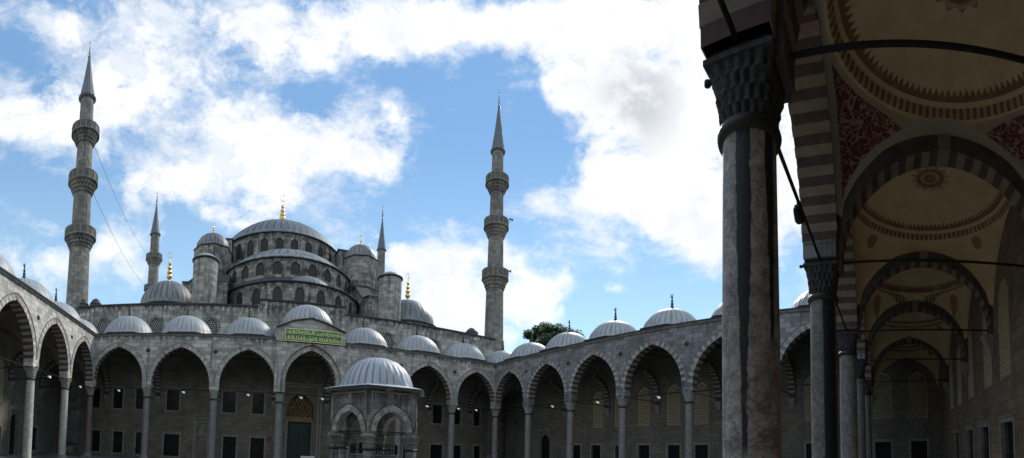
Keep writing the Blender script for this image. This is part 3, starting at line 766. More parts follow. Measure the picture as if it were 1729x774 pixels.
# outer walls of the galleries
def flat(y):
    return lambda s, z, d: (s, y + d, z)
def gallery_wall(root, S0, S1, lat, bar, m, top=12.6, lz=(4.3, 8.75), bz=(-.9, 2.15), door=None, latw=1.75, barw=1.5):
    holes = [(s, latw, lz[0], lz[1], True) for s in lat] + [(s, barw, bz[0], bz[1], False) for s in bar]
    if door: holes.append((door[0], door[1], FL + .02, door[2], True))
    mb = MB(); curtain(mb, flat(GD), S0, S1, FL, top, holes, .34, mi=0, mj=1)
    mb.build('gallery_wall', [m, 'trim'], root)
    if door:
        d_ = MB(); d_.box(door[0] - door[1] / 2 - .02, door[0] + door[1] / 2 + .02, GD + .28, GD + .33, FL, door[2] + .05); d_.build('door', 'glass', root)
        q = MB(); e_ = door[1] / 2 + .15
        q.box(door[0] - e_ - .22, door[0] - e_, GD - .10, GD + .02, FL, door[2] + .45); q.box(door[0] + e_, door[0] + e_ + .22, GD - .10, GD + .02, FL, door[2] + .45); q.box(door[0] - e_ - .22, door[0] + e_ + .22, GD - .12, GD + .02, door[2] + .45, door[2] + .68)
        for k in range(7): q.add([(door[0] + X - .9 + k * .3, GD + Y, door[2] + .68 + Z) for Y in (-.12, .02) for X, Z in ((-.16, 0), (.16, 0), (0, .5 + .5 * (1 - abs(k - 3) / 3)))], ((0, 1, 2), (0, 3, 4, 1), (1, 4, 5, 2), (2, 5, 3, 0)))
        q.build('door_frame', 'trim_dark', root)
    for s in lat: window('lattice', latw, lz[1] - lz[0], root, (s, GD, lz[0]), name='lattice_window')
    for s in bar: window('barred', barw, bz[1] - bz[0], root, (s, GD, bz[0]))
# outer skin so that the galleries are closed seen from above or outside
def pairs(xs, off=1.65, skip=()): return [((a + b) / 2 + q) for k, (a, b) in enumerate(zip(xs, xs[1:])) if k not in skip for q in (-off, off)]
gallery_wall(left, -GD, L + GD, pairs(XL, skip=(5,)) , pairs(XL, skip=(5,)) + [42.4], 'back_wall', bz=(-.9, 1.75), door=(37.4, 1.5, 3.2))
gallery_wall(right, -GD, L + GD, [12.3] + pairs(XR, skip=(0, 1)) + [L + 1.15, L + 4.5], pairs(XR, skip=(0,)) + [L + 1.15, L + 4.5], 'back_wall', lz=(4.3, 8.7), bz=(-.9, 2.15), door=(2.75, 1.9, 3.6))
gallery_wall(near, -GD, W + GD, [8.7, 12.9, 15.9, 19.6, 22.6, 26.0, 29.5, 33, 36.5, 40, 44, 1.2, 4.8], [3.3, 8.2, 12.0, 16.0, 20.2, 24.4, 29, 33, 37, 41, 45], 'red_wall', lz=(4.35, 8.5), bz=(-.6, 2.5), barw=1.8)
# ------------------------------------------------------------------ white lamps on the tie rods
LAMP0 = None
def lamp(x, y, z, label):
    global LAMP0
    if LAMP0 is None:
        mb = MB(); mb.tube((0, 0, 0), (0, 0, -.16), .02, 6); mb.box(-.06, .06, -.05, .05, -.22, -.12)
        o = thing('floodlight', label, 'lamp', (x, y, z), 0, 'white floodlights hung from the tie rods')
        mb.build('bracket', 'iron', o)
        h = MB(); h.lathe([(.001, -.02), (.07, 0), (.10, .10), (.13, .24), (.13, .27), (.001, .27)], 14)
        for i, (X, Y, Z) in enumerate(h.v): h.v[i] = (Z - .1, X * .9, Y * .9 - .26 - .25 * (Z - .1))
        m_, t_, b_ = mat('lamp_glass'); b_.inputs['Base Color'].default_value = (.8, .8, .78, 1); b_.inputs['Emission Color'].default_value = (.95, .97, 1, 1); b_.inputs['Emission Strength'].default_value = .3
        h.build('lamp_head', m_, o, smooth=50)
        LAMP0 = o; return
    o = dup(LAMP0, None, (x, y, z), random.uniform(-.6, .6)); o['label'] = label
    if 'dark' in label.split()[0]:
        for c in o.children: c.data = c.data.copy(); c.data.materials[0] = MT['iron']  # backlit near lamp: its silhouette shade is put into a black material
zl = SPR - .06
nth = ['first', 'second', 'third', 'fourth', 'fifth', 'sixth', 'seventh']
for x, k in ((3.4, 0), (10.75, 1), (17.8, 2)): lamp(x, L, zl, 'small white floodlight on the rod of the %s portico arch from the left' % nth[k])
lamp(23.6, L, zl, 'white floodlight left of the pair hung in front of the green door')
lamp(26.0, L, zl, 'white floodlight right of the pair hung in front of the green door')
lamp(38.8, L, zl, 'white floodlight on the rod of the portico arch just right of the fountain')
lamp(43.2, L, zl, 'white floodlight at the left end of the last portico rod on the right')
lamp(45.9, L, zl, 'white floodlight at the middle of the last portico rod on the right')
lamp(0, 32.3, zl, 'larger white floodlight on the rod between the two nearest columns of the left arcade')
lamp(0, 40.0, zl, 'white floodlight on the last rod of the left arcade, by the inner corner')
lamp(W, 32.3, zl, 'white floodlight in the right arcade above the dark arched doorway')
lamp(W, 25.6, zl, 'white floodlight in the third arch of the right arcade')
lamp(W, 18.3, zl, 'white floodlight in the fourth arch of the right arcade, nearest the big column')
NEARLAMP = True
lamp(24.9, 0, zl, 'dark backlit floodlight on the rod just right of the big stained column')

# ------------------------------------------------------------------ the prayer hall
YM = L + GD
hall = thing('mosque', 'great domed stone prayer hall rising behind the portico in tiers of half domes', 'mosque', (24.5, 86, 0))
def hp(x, y, z=0): return (x - 24.5, y - 86, z)
# front wall: windows upper and lower, portal recess
up = [(-1.55, 1.15), (1.46, 1.27), (4.4, 1.1), (8.65, 1.6), (15.7, 1.6), (19.3, 1.45), (30.0, 1.45), (33.3, 1.6), (39.5, 1.5), (43.7, 1.5), (46.9, 1.2), (50.3, 1.15)]
lo = [(-1.3, 1.15), (1.7, 1.27), (4.65, 1.15), (8.7, 1.95), (15.95, 1.6), (19.4, 1.7), (30.0, 1.6), (33.3, 1.7), (39.5, 1.7), (43.7, 1.9), (47.1, 1.3), (50.5, 1.15)]
fb = MB()
holes = [(s, w_, 4.85, 7.4, False) for s, w_ in up] + [(s, w_, -.9, 1.85, False) for s, w_ in lo] + [(24.6, 3.5, FL + .02, 7.6, True)]
rw = [(-1.16, 15.55), (5.9, 15.55), (13.0, 15.55), (35.9, 15.55), (42.9, 15.55)]
holes += [(s, 1.7, 14.6, 16.5, True) for s, z in rw]
curtain(fb, flat(0), -4.5, 53.2, 12.9, 18.25, [h for h in holes if h[2] > 13], .34, mi=0, mj=1)
curtain(fb, flat(0), -4.5, 53.2, FL, 12.9, [h for h in holes if h[2] < 13], .34, mi=2, mj=1)  # lower part of the same wall, with the portico's shade painted in
for xa_, xb_ in ((-GD - .3, -4.5), (53.2, W + GD + .3)): fb.box(xa_, xb_, .002, .6, FL, 12.7)
# plain shell of the rest
for a, b in (((-4.5, 0), (-4.5, 66)), ((-4.5, 66), (53.2, 66)), ((53.2, 66), (53.2, 0))):
    fb.quad((a[0], a[1], 0), (b[0], b[1], 0), (b[0], b[1], 18.25), (a[0], a[1], 18.25))
fb.quad((-4.5, 0, 18.2), (53.2, 0, 18.2), (53.2, 66, 18.2), (-4.5, 66, 18.2))
fb.box(19.0, 29.9, -.03, 4, 18.2, 19.15)
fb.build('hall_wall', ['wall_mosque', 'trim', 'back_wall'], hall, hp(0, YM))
pc = MB()
def coping(x0, x1, y0, y1, z): pc.box(x0, x1, y0, y1, z, z + .13); pc.box(x0, x1, y0 + .06, y1, z - .1, z - .002)
coping(-4.6, 18.8, -.22, .6, 18.25); coping(30.1, 53.3, -.22, .6, 18.25); coping(18.85, 30.05, -.25, .8, 19.15)
pc.build('coping', 'dark_lead', hall, hp(0, YM))
for s, w_ in up: window('barred', w_, 2.55, hall, hp(s, YM, 4.85))
for s, w_ in lo: window('barred', w_, 2.75, hall, hp(s, YM, -.9))
for s, z in rw:
    window('round', 1.7, 1.9, hall, hp(s, YM, 14.6), name='fan_window')
    rays = MB()
    for k in range(15):
        a = R(-20 + 220 * k / 14); c_, s_ = math.cos(a), math.sin(a)
        p = [( .92 * c_ - .09 * s_, .92 * s_ + .09 * c_), (.92 * c_ + .09 * s_, .92 * s_ - .09 * c_), (1.28 * c_, 1.28 * s_)]
        rays.add([(x, y, z_ + .95) for y in (-.05, .02) for x, z_ in p], ((0, 1, 2), (0, 3, 4, 1), (1, 4, 5, 2), (2, 5, 3, 0)))
    rays.build('sunburst', 'dark_lead', hall, hp(s, YM, 14.6))
# portal: door, ochre stalactite niche, moulded frame
dp = MB(); dp.box(23.1, 26.2, .9, 1.0, FL, 4.1); dp.box(24.62, 24.68, .86, .9, FL, 4.1); dp.box(23.1, 26.2, .86, .9, 1.9, 2.0)
door = dp.build('door', 'green', hall, hp(0, YM))
hd = MB(); hd.box(24.25, 24.9, .80, .86, 1.05, 1.13); hd.build('handle', 'bronze', door)
nb = MB(); nb.box(22.85, 26.35, 1.0, 1.06, 4.1, 4.5, 0); nb.box(22.85, 23.12, .3, 1.05, FL, 4.3, 1); nb.box(26.18, 26.35, .3, 1.05, FL, 4.3, 1); nb.box(22.85, 26.35, .55, 1.05, 4.1, 4.75, 0)
for k in range(6):
    z0 = 4.75 + k * .45; hw = 1.72 - k * .26; y0 = 1.05 - k * .14
    m_ = 7 - k
    for j in range(m_):
        xc = 24.6 - hw + (j + .5) * 2 * hw / m_; r_ = hw / m_
        nb.lathe([(r_ * .2, z0), (r_ * .7, z0 + .2), (r_, z0 + .45)], 8, (xc, y0 - .1), 0, a0=PI, a1=2 * PI)
    nb.box(24.6 - hw, 24.6 + hw, y0 - .12, 1.06, z0 + .38, z0 + .45, 0)
nb.box(22.8, 26.4, 1.06, 1.1, 4, 7.8, 0)
nb.build('portal_niche', ['ochre', 'pale'], hall, hp(0, YM))
pf = MB()
for q, (dd, ww) in enumerate(((.10, .25), (.2, .22))):
    e = 22.5 - q * .5 if q else 22.4; x0, x1 = 24.6 - 2.15 - q * .35, 24.6 + 2.15 + q * .35; zt = 8.4 + q * .35
    pf.box(x0 - ww, x0, -dd, .02, FL, zt + ww); pf.box(x1, x1 + ww, -dd, .02, FL, zt + ww); pf.box(x0, x1, -dd, .02, zt, zt + ww)
pf.build('portal_frame', 'trim', hall, hp(0, YM))
# prayer niche of the portico wall
nc = MB(); nx = 12.45
for q, (hw, zt, d_) in enumerate(((.95, 3.9, .05), (.72, 3.5, .09))):
    nc.box(nx - hw - .12, nx - hw, -d_, .02, FL, zt); nc.box(nx + hw, nx + hw + .12, -d_, .02, FL, zt); nc.box(nx - hw - .12, nx + hw + .12, -d_, .02, zt, zt + .12)
for k in range(5): nc.box(nx - .5 + k * .1, nx + .5 - k * .1, -.04 - .02, .02, 1.9 + k * .28, 2.1 + k * .28)
nc.build('wall_niche', 'pale', hall, hp(0, YM))
nt = MB(); nt.box(18.55 + 2.0, 18.55 + 2.6, -.05, .02, 1.5, 2.15); nt.build('notice_board', plain('faded_red_notice', (.16, .05, .035), .6), hall, hp(0, YM))
# little caps on the roof edge
for (x, y, r_) in ((-2.6, .9, .75), (49.6, .9, .95), (-4.2, .6, .6)):
    cb = MB(); cb.lathe([(r_, 18.2), (r_, 18.75), (r_ + .08, 18.8), (r_ * .95, 18.95), (r_ * .7, 19.3), (r_ * .3, 19.55), (.001, 19.6)], 20)
    cb.build('roof_cap', 'lead_dark', hall, hp(x, YM + y), smooth=40)

# curved tiers ------------------------------------------------------
def ring_wall(name, cx, cy, r, z0, z1, a0, a1, nwin, ww, zb, zt, m, kind='far', start=.5, wall_mats=None):
    """drum wall centred at (cx,cy); angles in degrees, measured from the direction of the courtyard (-y), positive to the right"""
    mf = lambda s, z, d: ((r - d) * math.sin(s / r), -(r - d) * math.cos(s / r), z)
    S0, S1 = R(a0) * r, R(a1) * r; pitch = (S1 - S0) / nwin
    holes = [(S0 + (k + .5) * pitch, ww, zb, zt, True) for k in range(nwin)]
    mb = MB(); curtain(mb, mf, S0, S1, z0, z1, holes, .3, step=r * R(4), mj=0)
    o = mb.build(name, m, hall, hp(cx, cy), smooth=30)
    for k in range(nwin):
        a = (S0 + (k + .5) * pitch) / r
        window(kind, ww, zt - zb, hall, hp(cx + r * math.sin(a), cy - r * math.cos(a), zb), a)
    return o
def ring_eave(cx, cy, r, z, a0, a1, name='eave', th=.22, out=.28):
    mb = MB(); mb.lathe([(r - .05, z - th * .6), (r + out * .6, z - th * .5), (r + out, z), (r + out, z + th * .4), (r - .3, z + th * .7)], 64, a0=R(a0) - PI / 2, a1=R(a1) - PI / 2)
    return mb.build(name, 'dark_lead', hall, hp(cx, cy))
DX = 24.5
# main drum and dome (28 windows, a pier between each pair)
ring_wall('main_drum', DX, 86, 12.6, 34.6, 40.1, -180, 180, 28, 1.45, 35.9, 39.1, 'tier')
pr = MB()
for k in range(28):
    a = R(-180 + 360 * k / 28); r0 = 12.55
    T = lambda x, y, z, a=a: ((r0 + y) * math.sin(a) + x * math.cos(a), -(r0 + y) * math.cos(a) + x * math.sin(a), z)
    pb_ = MB(); pb_.box(-.38, .38, 0, .5, 34.4, 38.6, T=T); pb_.add([T(x, y, z) for x, y, z in ((-.38, 0, 38.6), (.38, 0, 38.6), (.38, .5, 38.6), (-.38, .5, 38.6), (-.38, 0, 39.3), (.38, 0, 39.3))], ((2, 3, 4, 5), (0, 3, 4), (1, 2, 5)))
    pb_.build('pier', 'tier', hall, hp(DX, 86))
ring_eave(DX, 86, 12.65, 40.1, -180, 180)
mb = MB(); mb.lathe(dome_prof(12.85, 40.15, 15.3, 31.9, 16, .1), 56 * 4, rf=ribbed(56, .10), mif=seam); dm = mb.build('main_dome', ['lead_mid', 'lead_mid_seam'], hall, hp(DX, 86), smooth=40)
finial(dm, (0, 0, 47.1), 7.1, 'gold', 5, 2.2)
# corner masses that carry the drum
bm_ = MB()
for sx in (-1, 1):
    for (hx0, hx1, y0, y1, z1) in ((10.2, 12.8, 75.2, 80, 38.9), (9.5, 14.2, 76, 95, 34.5)):
        bm_.box(*(sorted((sx * hx0, sx * hx1))), y0 - 86, y1 - 86, 18, z1)
bm_.box(-13, 13, -11.0, 12, 18, 34.5)
bm_.build('drum_base', 'tier', hall, hp(DX, 86))
for sx in (-1, 1):
    for (hx0, hx1, y0, y1, z1) in ((10.0, 13.0, 75.0, 80.2, 38.9), (9.3, 14.4, 75.8, 95.2, 34.5)): 
        bl = MB(); bl.box(*(sorted((sx * hx0, sx * hx1))), y0 - 86, y1 - 86, z1, z1 + .18); bl.build('base_coping', 'dark_lead', hall, hp(DX, 86))
# front half dome
SX, SY = 24.9, 74.5
ring_wall('half_drum', SX, SY, 11.6, 26.4, 30.8, -93, 93, 13, 1.5, 28.05, 30.2, 'tier')
ring_eave(SX, SY, 11.65, 30.8, -95, 95)
mb = MB(); mb.lathe(dome_prof(11.8, 30.85, 16.4, 19.45, 12, .1), 96, rf=ribbed(24, .09), a0=PI, a1=2 * PI, mif=seam)
mb.build('half_dome', ['lead_mid', 'lead_mid_seam'], hall, hp(SX, SY), smooth=40)
# blackened lead slope between the tiers
mb = MB(); mb.lathe([(11.9, 24.75), (11.4, 27.3), (9.5, 27.9)], 64, c=(0, 0), rf=lambda r, z, a, i, j: r if j == 0 else r + .0, a0=PI, a1=2 * PI)
mb.v = [(x, y + (0 if z < 25 else (5.0 if z < 26.5 else 5.2)) , z + (0 if z < 25 else .35)) for x, y, z in mb.v]
mb.build('lower_roof', 'lead_dark', hall, hp(25.0, 69.2), smooth=40)
ring_wall('lower_drum', 25.0, 69.2, 11.8, 17.9, 24.8, -88, 88, 11, 1.4, 21.6, 24.1, 'tier')
ring_eave(25.0, 69.2, 11.85, 24.8, -90, 90)
for (x, y, r_, zc) in ((26.6, 61.9, 4.6, 22.4), (19.3, 64.0, 3.8, 23.0), (32.4, 65.6, 3.8, 23.0)):
    mb = MB(); mb.lathe(dome_prof(r_ * .93, 24.7, math.hypot(r_ * .93, 24.7 - zc), zc, 8, .02), 64, rf=ribbed(16, .07), a0=PI, a1=2 * PI)
    mb.build('small_half_dome', 'lead_mid' if x == 26.6 else 'lead_dark', hall, hp(x, y), smooth=40)
# octagonal weight towers beside the drum
for (x, y, dz) in ((11.0, 72.3, 0), (38.15, 71.8, .4)):
    mb = MB(); a0 = R(10)
    oct_ = lambda r, z0, z1, mi=0: mb.lathe([(r, z0), (r, z1)], 8, a0=a0, a1=a0 + 2 * PI, mi=mi)
    oct_(3.35, 24, 35.1 + dz); oct_(4.1, 18, 29.2 + dz * .5)
    mb.lathe([(4.1, 29.2 + dz * .5), (4.25, 29.25 + dz * .5), (4.25, 29.4 + dz * .5), (3.3, 29.9 + dz * .5)], 8, a0=a0, a1=a0 + 2 * PI, mi=1)
    mb.lathe([(3.35, 35.0 + dz), (3.5, 35.1 + dz), (3.5, 35.25 + dz), (2.9, 35.4 + dz)], 8, a0=a0, a1=a0 + 2 * PI, mi=1)
    tw = mb.build('weight_tower', ['tier', 'dark_lead'], hall, hp(x, y))
    d = lead_dome('tower_dome', tw, (0, 0, 0), 3.0, 35.35 + dz, 3.02, 35.3 + dz, 22, 'lead_mid')
    finial(d, (0, 0, 38.3 + dz), 2.0, 'gold', 3, 2.2)
# round stair turrets nearer the front wall
for (x, y, zt) in ((11.15, 58.2, 27.3), (39.1, 58.0, 27.4)):
    mb = MB(); mb.lathe([(1.80, 17.5), (1.78, zt)], 40)
    tr = mb.build('stair_turret', 'round', hall, hp(x, y), smooth=60)
    c2 = MB(); c2.lathe([(1.78, zt - .15), (1.98, zt), (1.98, zt + .14), (1.6, zt + .22)], 40); c2.build('turret_eave', 'dark_lead', tr)
    c3 = MB(); c3.lathe([(1.75, zt + .15), (1.5, zt + .5), (1.0, zt + .85), (.4, zt + 1.0), (.001, zt + 1.03)], 56, rf=ribbed(14, .04)); c3.build('turret_cap', 'lead', tr, smooth=40)
# buttress walls stepping back from the turrets to the towers
def bb_(m_, c_): m_.build('buttress', 'tier', hall, hp(0, 0)); c_.build('buttress_coping', 'dark_lead', hall, hp(0, 0))
for (x0, x1, sg) in ((12.4, 14.4, 1), (36.0, 38.0, -1)):
    bw = MB(); bc = MB()
    pts = [(59.0, 24.6), (62.0, 25.2), (66.5, 28.6), (73, 30.5)]
    for (y0, z0), (y1, z1) in zip(pts, pts[1:]):
        bw.add([(x, y, z) for x in (x0, x1) for y, z in ((y0, 18), (y1, 18), (y1, z1), (y0, z0))], ((0, 1, 2, 3), (4, 5, 6, 7), (0, 3, 7, 4), (3, 2, 6, 7), (1, 2, 6, 5)))
        bc.add([(x, y, z + q) for q in (.02, .18) for x in (x0 - .15, x1 + .15) for y, z in ((y0, z0), (y1, z1))], ((0, 1, 3, 2), (4, 5, 7, 6), (0, 1, 5, 4), (2, 3, 7, 6), (0, 2, 6, 4)))
    bb_(bw, bc)
for (x0, x1, y0, y1, z1) in ((7.6, 12.0, 66, 75, 25.5), (37.4, 41.8, 66, 75, 25.2), (-2.5, 2.0, 66.5, 75, 22.6), (5.5, 10, 74, 86, 30.2)):
    bw = MB(); bc = MB(); bw.box(x0, x1, y0, y1, 18, z1); bc.box(x0 - .1, x1 + .1, y0 - .1, y1 + .1, z1, z1 + .18); bb_(bw, bc)
# corner domes with tall gilded finials
for (x, y, r_) in ((5.15, 62.0, 4.35), (43.6, 61.5, 4.5)):
    mb = MB(); mb.lathe([(r_ + .55, 17.9), (r_ + .5, 20.9), (r_ + .3, 21.2)], 40); mb.lathe([(r_ + .45, 20.8), (r_ + .75, 20.95), (r_ + .75, 21.1), (r_, 21.4)], 40, mi=1)
    dr_ = mb.build('corner_drum', ['tier', 'dark_lead'], hall, hp(x, y), smooth=40)
    for k in range(5):
        a = R(-70 + 35 * k); ra = MB()
        for q in range(9):
            b_ = R(10 + 20 * q); c_, s_ = math.cos(b_), math.sin(b_)
            p = [(.35 * c_ - .07 * s_, .35 * s_ + .07 * c_), (.35 * c_ + .07 * s_, .35 * s_ - .07 * c_), (.95 * c_, .95 * s_)]
            ra.add([(X, Y, Z) for Y in (-.06, .1) for X, Z in p], ((0, 1, 2), (0, 3, 4, 1), (1, 4, 5, 2), (2, 5, 3, 0)))
        ra.build('sunburst', 'dark_lead', dr_, ((r_ + .55) * math.sin(a), -(r_ + .55) * math.cos(a), 19.3), a)
    d = lead_dome('corner_dome', hall, hp(x, y), r_, 21.35, r_ + .02, 21.3, 30, 'lead_mid', .06)
    finial(d, (0, 0, 21.3 + r_), 4.5, 'gold', 4, 2.0)

# ------------------------------------------------------------------ minarets
def minaret(loc, label, ztip, zsp1, zsp0, bal, r0, r1, base_z=0.0, group='minarets of the mosque'):
    """bal: (parapet top, underside) from the lowest; r0 at the foot, r1 under the spire"""
    o = thing('minaret', label, 'minaret', loc, 0, group)
    zz = [b for b in bal]; cuts = [base_z + .0] + [(b[0] + b[1]) / 2 for b in zz] + [zsp0]
    rad = lambda z: r0 + (r1 - r0) * max(0, min(1, (z - 14) / (zsp0 - 14)))
    fl = lambda r, z, a, i, j: r * (1.0 if i % 4 else .975)
    mb = MB(); pr = [(r0 * 1.35, base_z), (r0 * 1.35, 12.0), (r0 * 1.05, 14.5)]
    k = 1.0
    for a, b in zip(cuts, cuts[1:]):
        za = max(a, 14.6); step_ = 1 - .035 * cuts.index(a); pr += [(rad(za) * step_ * 1.03, za), (rad(b) * step_ * 1.03, b - .01)]
    mb.lathe(pr, 64, rf=fl); mb.build('shaft', 'minaret', o, smooth=25)
    for bi, (zt, zu) in enumerate(zz):
        rr = rad(zt); h = zt - zu; ro = rr * 1.0 + .78 * (r0 / 1.55); pz = zt - h * .42
        m2 = MB(); prof = []
        T_ = 4
        for q in range(T_):
            f0, f1 = q / T_, (q + 1) / T_
            prof += [(rr * .98 + (ro - rr) * f0 ** .8, zu + (pz - zu) * f0), (rr * .98 + (ro - rr) * (f0 + .02) ** .8, zu + (pz - zu) * (f0 + .6 * (f1 - f0))), (rr * .98 + (ro - rr) * f1 ** .8, zu + (pz - zu) * f1)]
        def rf(r, z, a, i, j, prof=prof):
            kk = j // 3; ph = .5 * (kk % 2); cusp = abs(math.sin((a * 20 / (2 * PI) + ph) * PI))
            return r - .22 * (1 - cusp) * (1.0 if j % 3 == 1 else .25)
        m2.lathe(prof, 120, rf=rf)
        m2.lathe([(ro + .02, pz - .05), (ro + .10, pz), (ro + .10, pz + .12), (rr * .9, pz + .14)], 48)
        bo = m2.build('balcony', 'minaret', o, smooth=35)
        m3 = MB(); n_ = 16
        m3.lathe([(ro + .02, pz + .14), (ro + .02, zt - .12)], n_); m3.lathe([(ro - .10, pz + .14), (ro - .10, zt - .12)], n_)
        m3.lathe([(ro - .13, zt - .12), (ro + .08, zt - .12), (ro + .08, zt), (ro - .13, zt), (ro - .13, zt - .12)], n_)
        for q in range(n_):
            a = 2 * PI * q / n_; T = lambda x, y, z, a=a: ((ro + y) * math.cos(a) - x * math.sin(a), (ro + y) * math.sin(a) + x * math.cos(a), z)
            m3.box(-.06, .06, -.12, .08, pz + .14, zt - .10, T=T)
            a2 = a + PI / n_; T2 = lambda x, y, z, a2=a2: ((ro * math.cos(PI / n_) + y) * math.cos(a2) - x * math.sin(a2), (ro * math.cos(PI / n_) + y) * math.sin(a2) + x * math.cos(a2), z)
            hw = ro * math.sin(PI / n_) * .62
            for w_ in range(3): m3.box(-hw + w_ * hw * .8, -hw + w_ * hw * .8 + hw * .4, .02, .035, pz + .28, zt - .24, 1, T=T2)
        m3.build('parapet', ['trim_dark', 'dark_lead'], bo)
    sp = MB(); rs = rad(zsp0) * 1.0
    sp.lathe([(rs * 1.0, zsp0 - .25), (rs * 1.22, zsp0 - .05), (rs * 1.22, zsp0 + .1), (rs * 1.04, zsp0 + .3), (rs * .62, zsp0 + (zsp1 - zsp0) * .42), (.12, zsp1), (.001, zsp1 + .05)], 64, rf=lambda r, z, a, i, j: r * (1.05 if i % 4 == 0 and r > .2 else 1))
    so = sp.build('spire', 'spire', o, smooth=30)
    finial(so, (0, 0, zsp1 - .1), ztip - zsp1 + .1, 'gold_dull', 4, 1.25 if ztip - zsp1 < 3 else 1.5)
    return o
MT['gold_dull'] = plain('tarnished_gilt', (.22, .13, .07), .4, .8)
minaret((-5.5, 51, 0), 'tall left minaret with three balconies, at the corner of the left arcade', 55.6, 53.7, 47.6, ((29.3, 26.3), (36.95, 33.85), (43.5, 40.8)), 1.58, .98)
minaret((53.9, 51, 0), 'tall right minaret with three balconies, beside the tree and the right arcade', 59.0, 56.7, 49.0, ((29.5, 26.0), (37.7, 34.5), (44.7, 41.8)), 1.52, .97)
minaret((-10.3, 120, 0), 'slim far minaret on the left with one balcony in view', 75.1, 71.7, 62.1, ((55.9, 52.3), (46.5, 43.2)), 2.0, 1.35, group='minarets of the mosque')
minaret((58.9, 120, 0), 'thin far minaret on the right behind the round turret', 77.2, 73.3, 62.9, ((53.0, 49.5), (46.5, 43.2)), 2.0, 1.25, group='minarets of the mosque')
# loudspeakers on the right minaret
ls = None
for k, (z, a, lb) in enumerate(((37.75, -35, 'black loudspeaker on the middle balcony rail of the right minaret'), (29.6, -20, 'black loudspeaker on the lowest balcony rail of the right minaret'))):
    rr = 2.2; x, y = 53.9 + rr * math.cos(R(a)), 51 + rr * math.sin(R(a))
    if ls is None:
        ls = thing('loudspeaker', lb, 'loudspeaker', (x, y, z), R(-20), 'loudspeakers on the minaret')
        h = MB(); h.lathe([(.06, 0), (.10, .15), (.20, .40), (.34, .62), (.36, .64), (.001, .5)], 16)
        h.v = [(Z * .6, X * .6, Y * .6 + .3) for X, Y, Z in h.v]; h.build('horn', 'iron', ls, smooth=50)
        h = MB(); h.tube((0, 0, -.3), (0, 0, .35), .03, 6); h.box(-.15, .05, -.1, .1, .25, .45); h.build('bracket', 'iron', ls)
    else: q = dup(ls, None, (x, y, z)); q['label'] = lb
# cables slung between the left minarets
def cable(a, b, sag, label, r=.028):
    a, b = Vector(a), Vector(b); mb = MB(); n = 24; prev = a
    for i in range(1, n + 1):
        t_ = i / n; p = a.lerp(b, t_) - Vector((0, 0, sag * 4 * t_ * (1 - t_))); mb.tube(prev, p, r, 5); prev = p
    tag(mb.build('cable', 'iron_grey'), label, 'cable', 'cables between the minarets')
MT['iron_grey'] = plain('grey_cable', (.10, .11, .13), .6)
cable((-4.3, 51.4, 41.2), (-9.9, 118.3, 53.5), 2.5, 'upper thin cable slung from the left minaret to the far left minaret')
cable((-4.0, 51.4, 34.4), (-9.9, 118.3, 44.5), 2.5, 'lower thin cable slung between the two left minarets')

# ------------------------------------------------------------------ fountain in the court
FX, FY = 24.85, 21.6
fo = thing('fountain', 'six-sided marble ablution fountain with arches and a pale lead dome in the courtyard', 'fountain', (FX, FY, 0))
RH = 2.5
view = math.atan2(CAM.y - FY, CAM.x - FX)       # direction towards the photographer
corner0 = view - R(8)                            # nearest corner sits a little left of centre
cor = [(RH * math.cos(corner0 + k * PI / 3), RH * math.sin(corner0 + k * PI / 3)) for k in range(6)]
for k, (x, y) in enumerate(cor):
    mb = MB(); mb.lathe([(.28, FL + .35), (.265, 1.32)], 28)
    c = mb.build('column', 'fountain', fo, (x, y, 0), smooth=60)
    cm = capital_mesh(.29, .36, .85); cm.build('capital', 'fountain', c, (0, 0, 1.36), corner0 + k * PI / 3, smooth=50)
    b = MB(); b.box(-.38, .38, -.38, .38, 0, .18); b.lathe([(.36, .18), (.38, .24), (.30, .36)], 24); b.build('base', 'fountain', c, (0, 0, FL), smooth=50)
    rg = MB(); rg.lathe([(.27, 1.28), (.33, 1.31), (.33, 1.37), (.28, 1.4)], 24); rg.build('neck_ring', 'bronze', c)
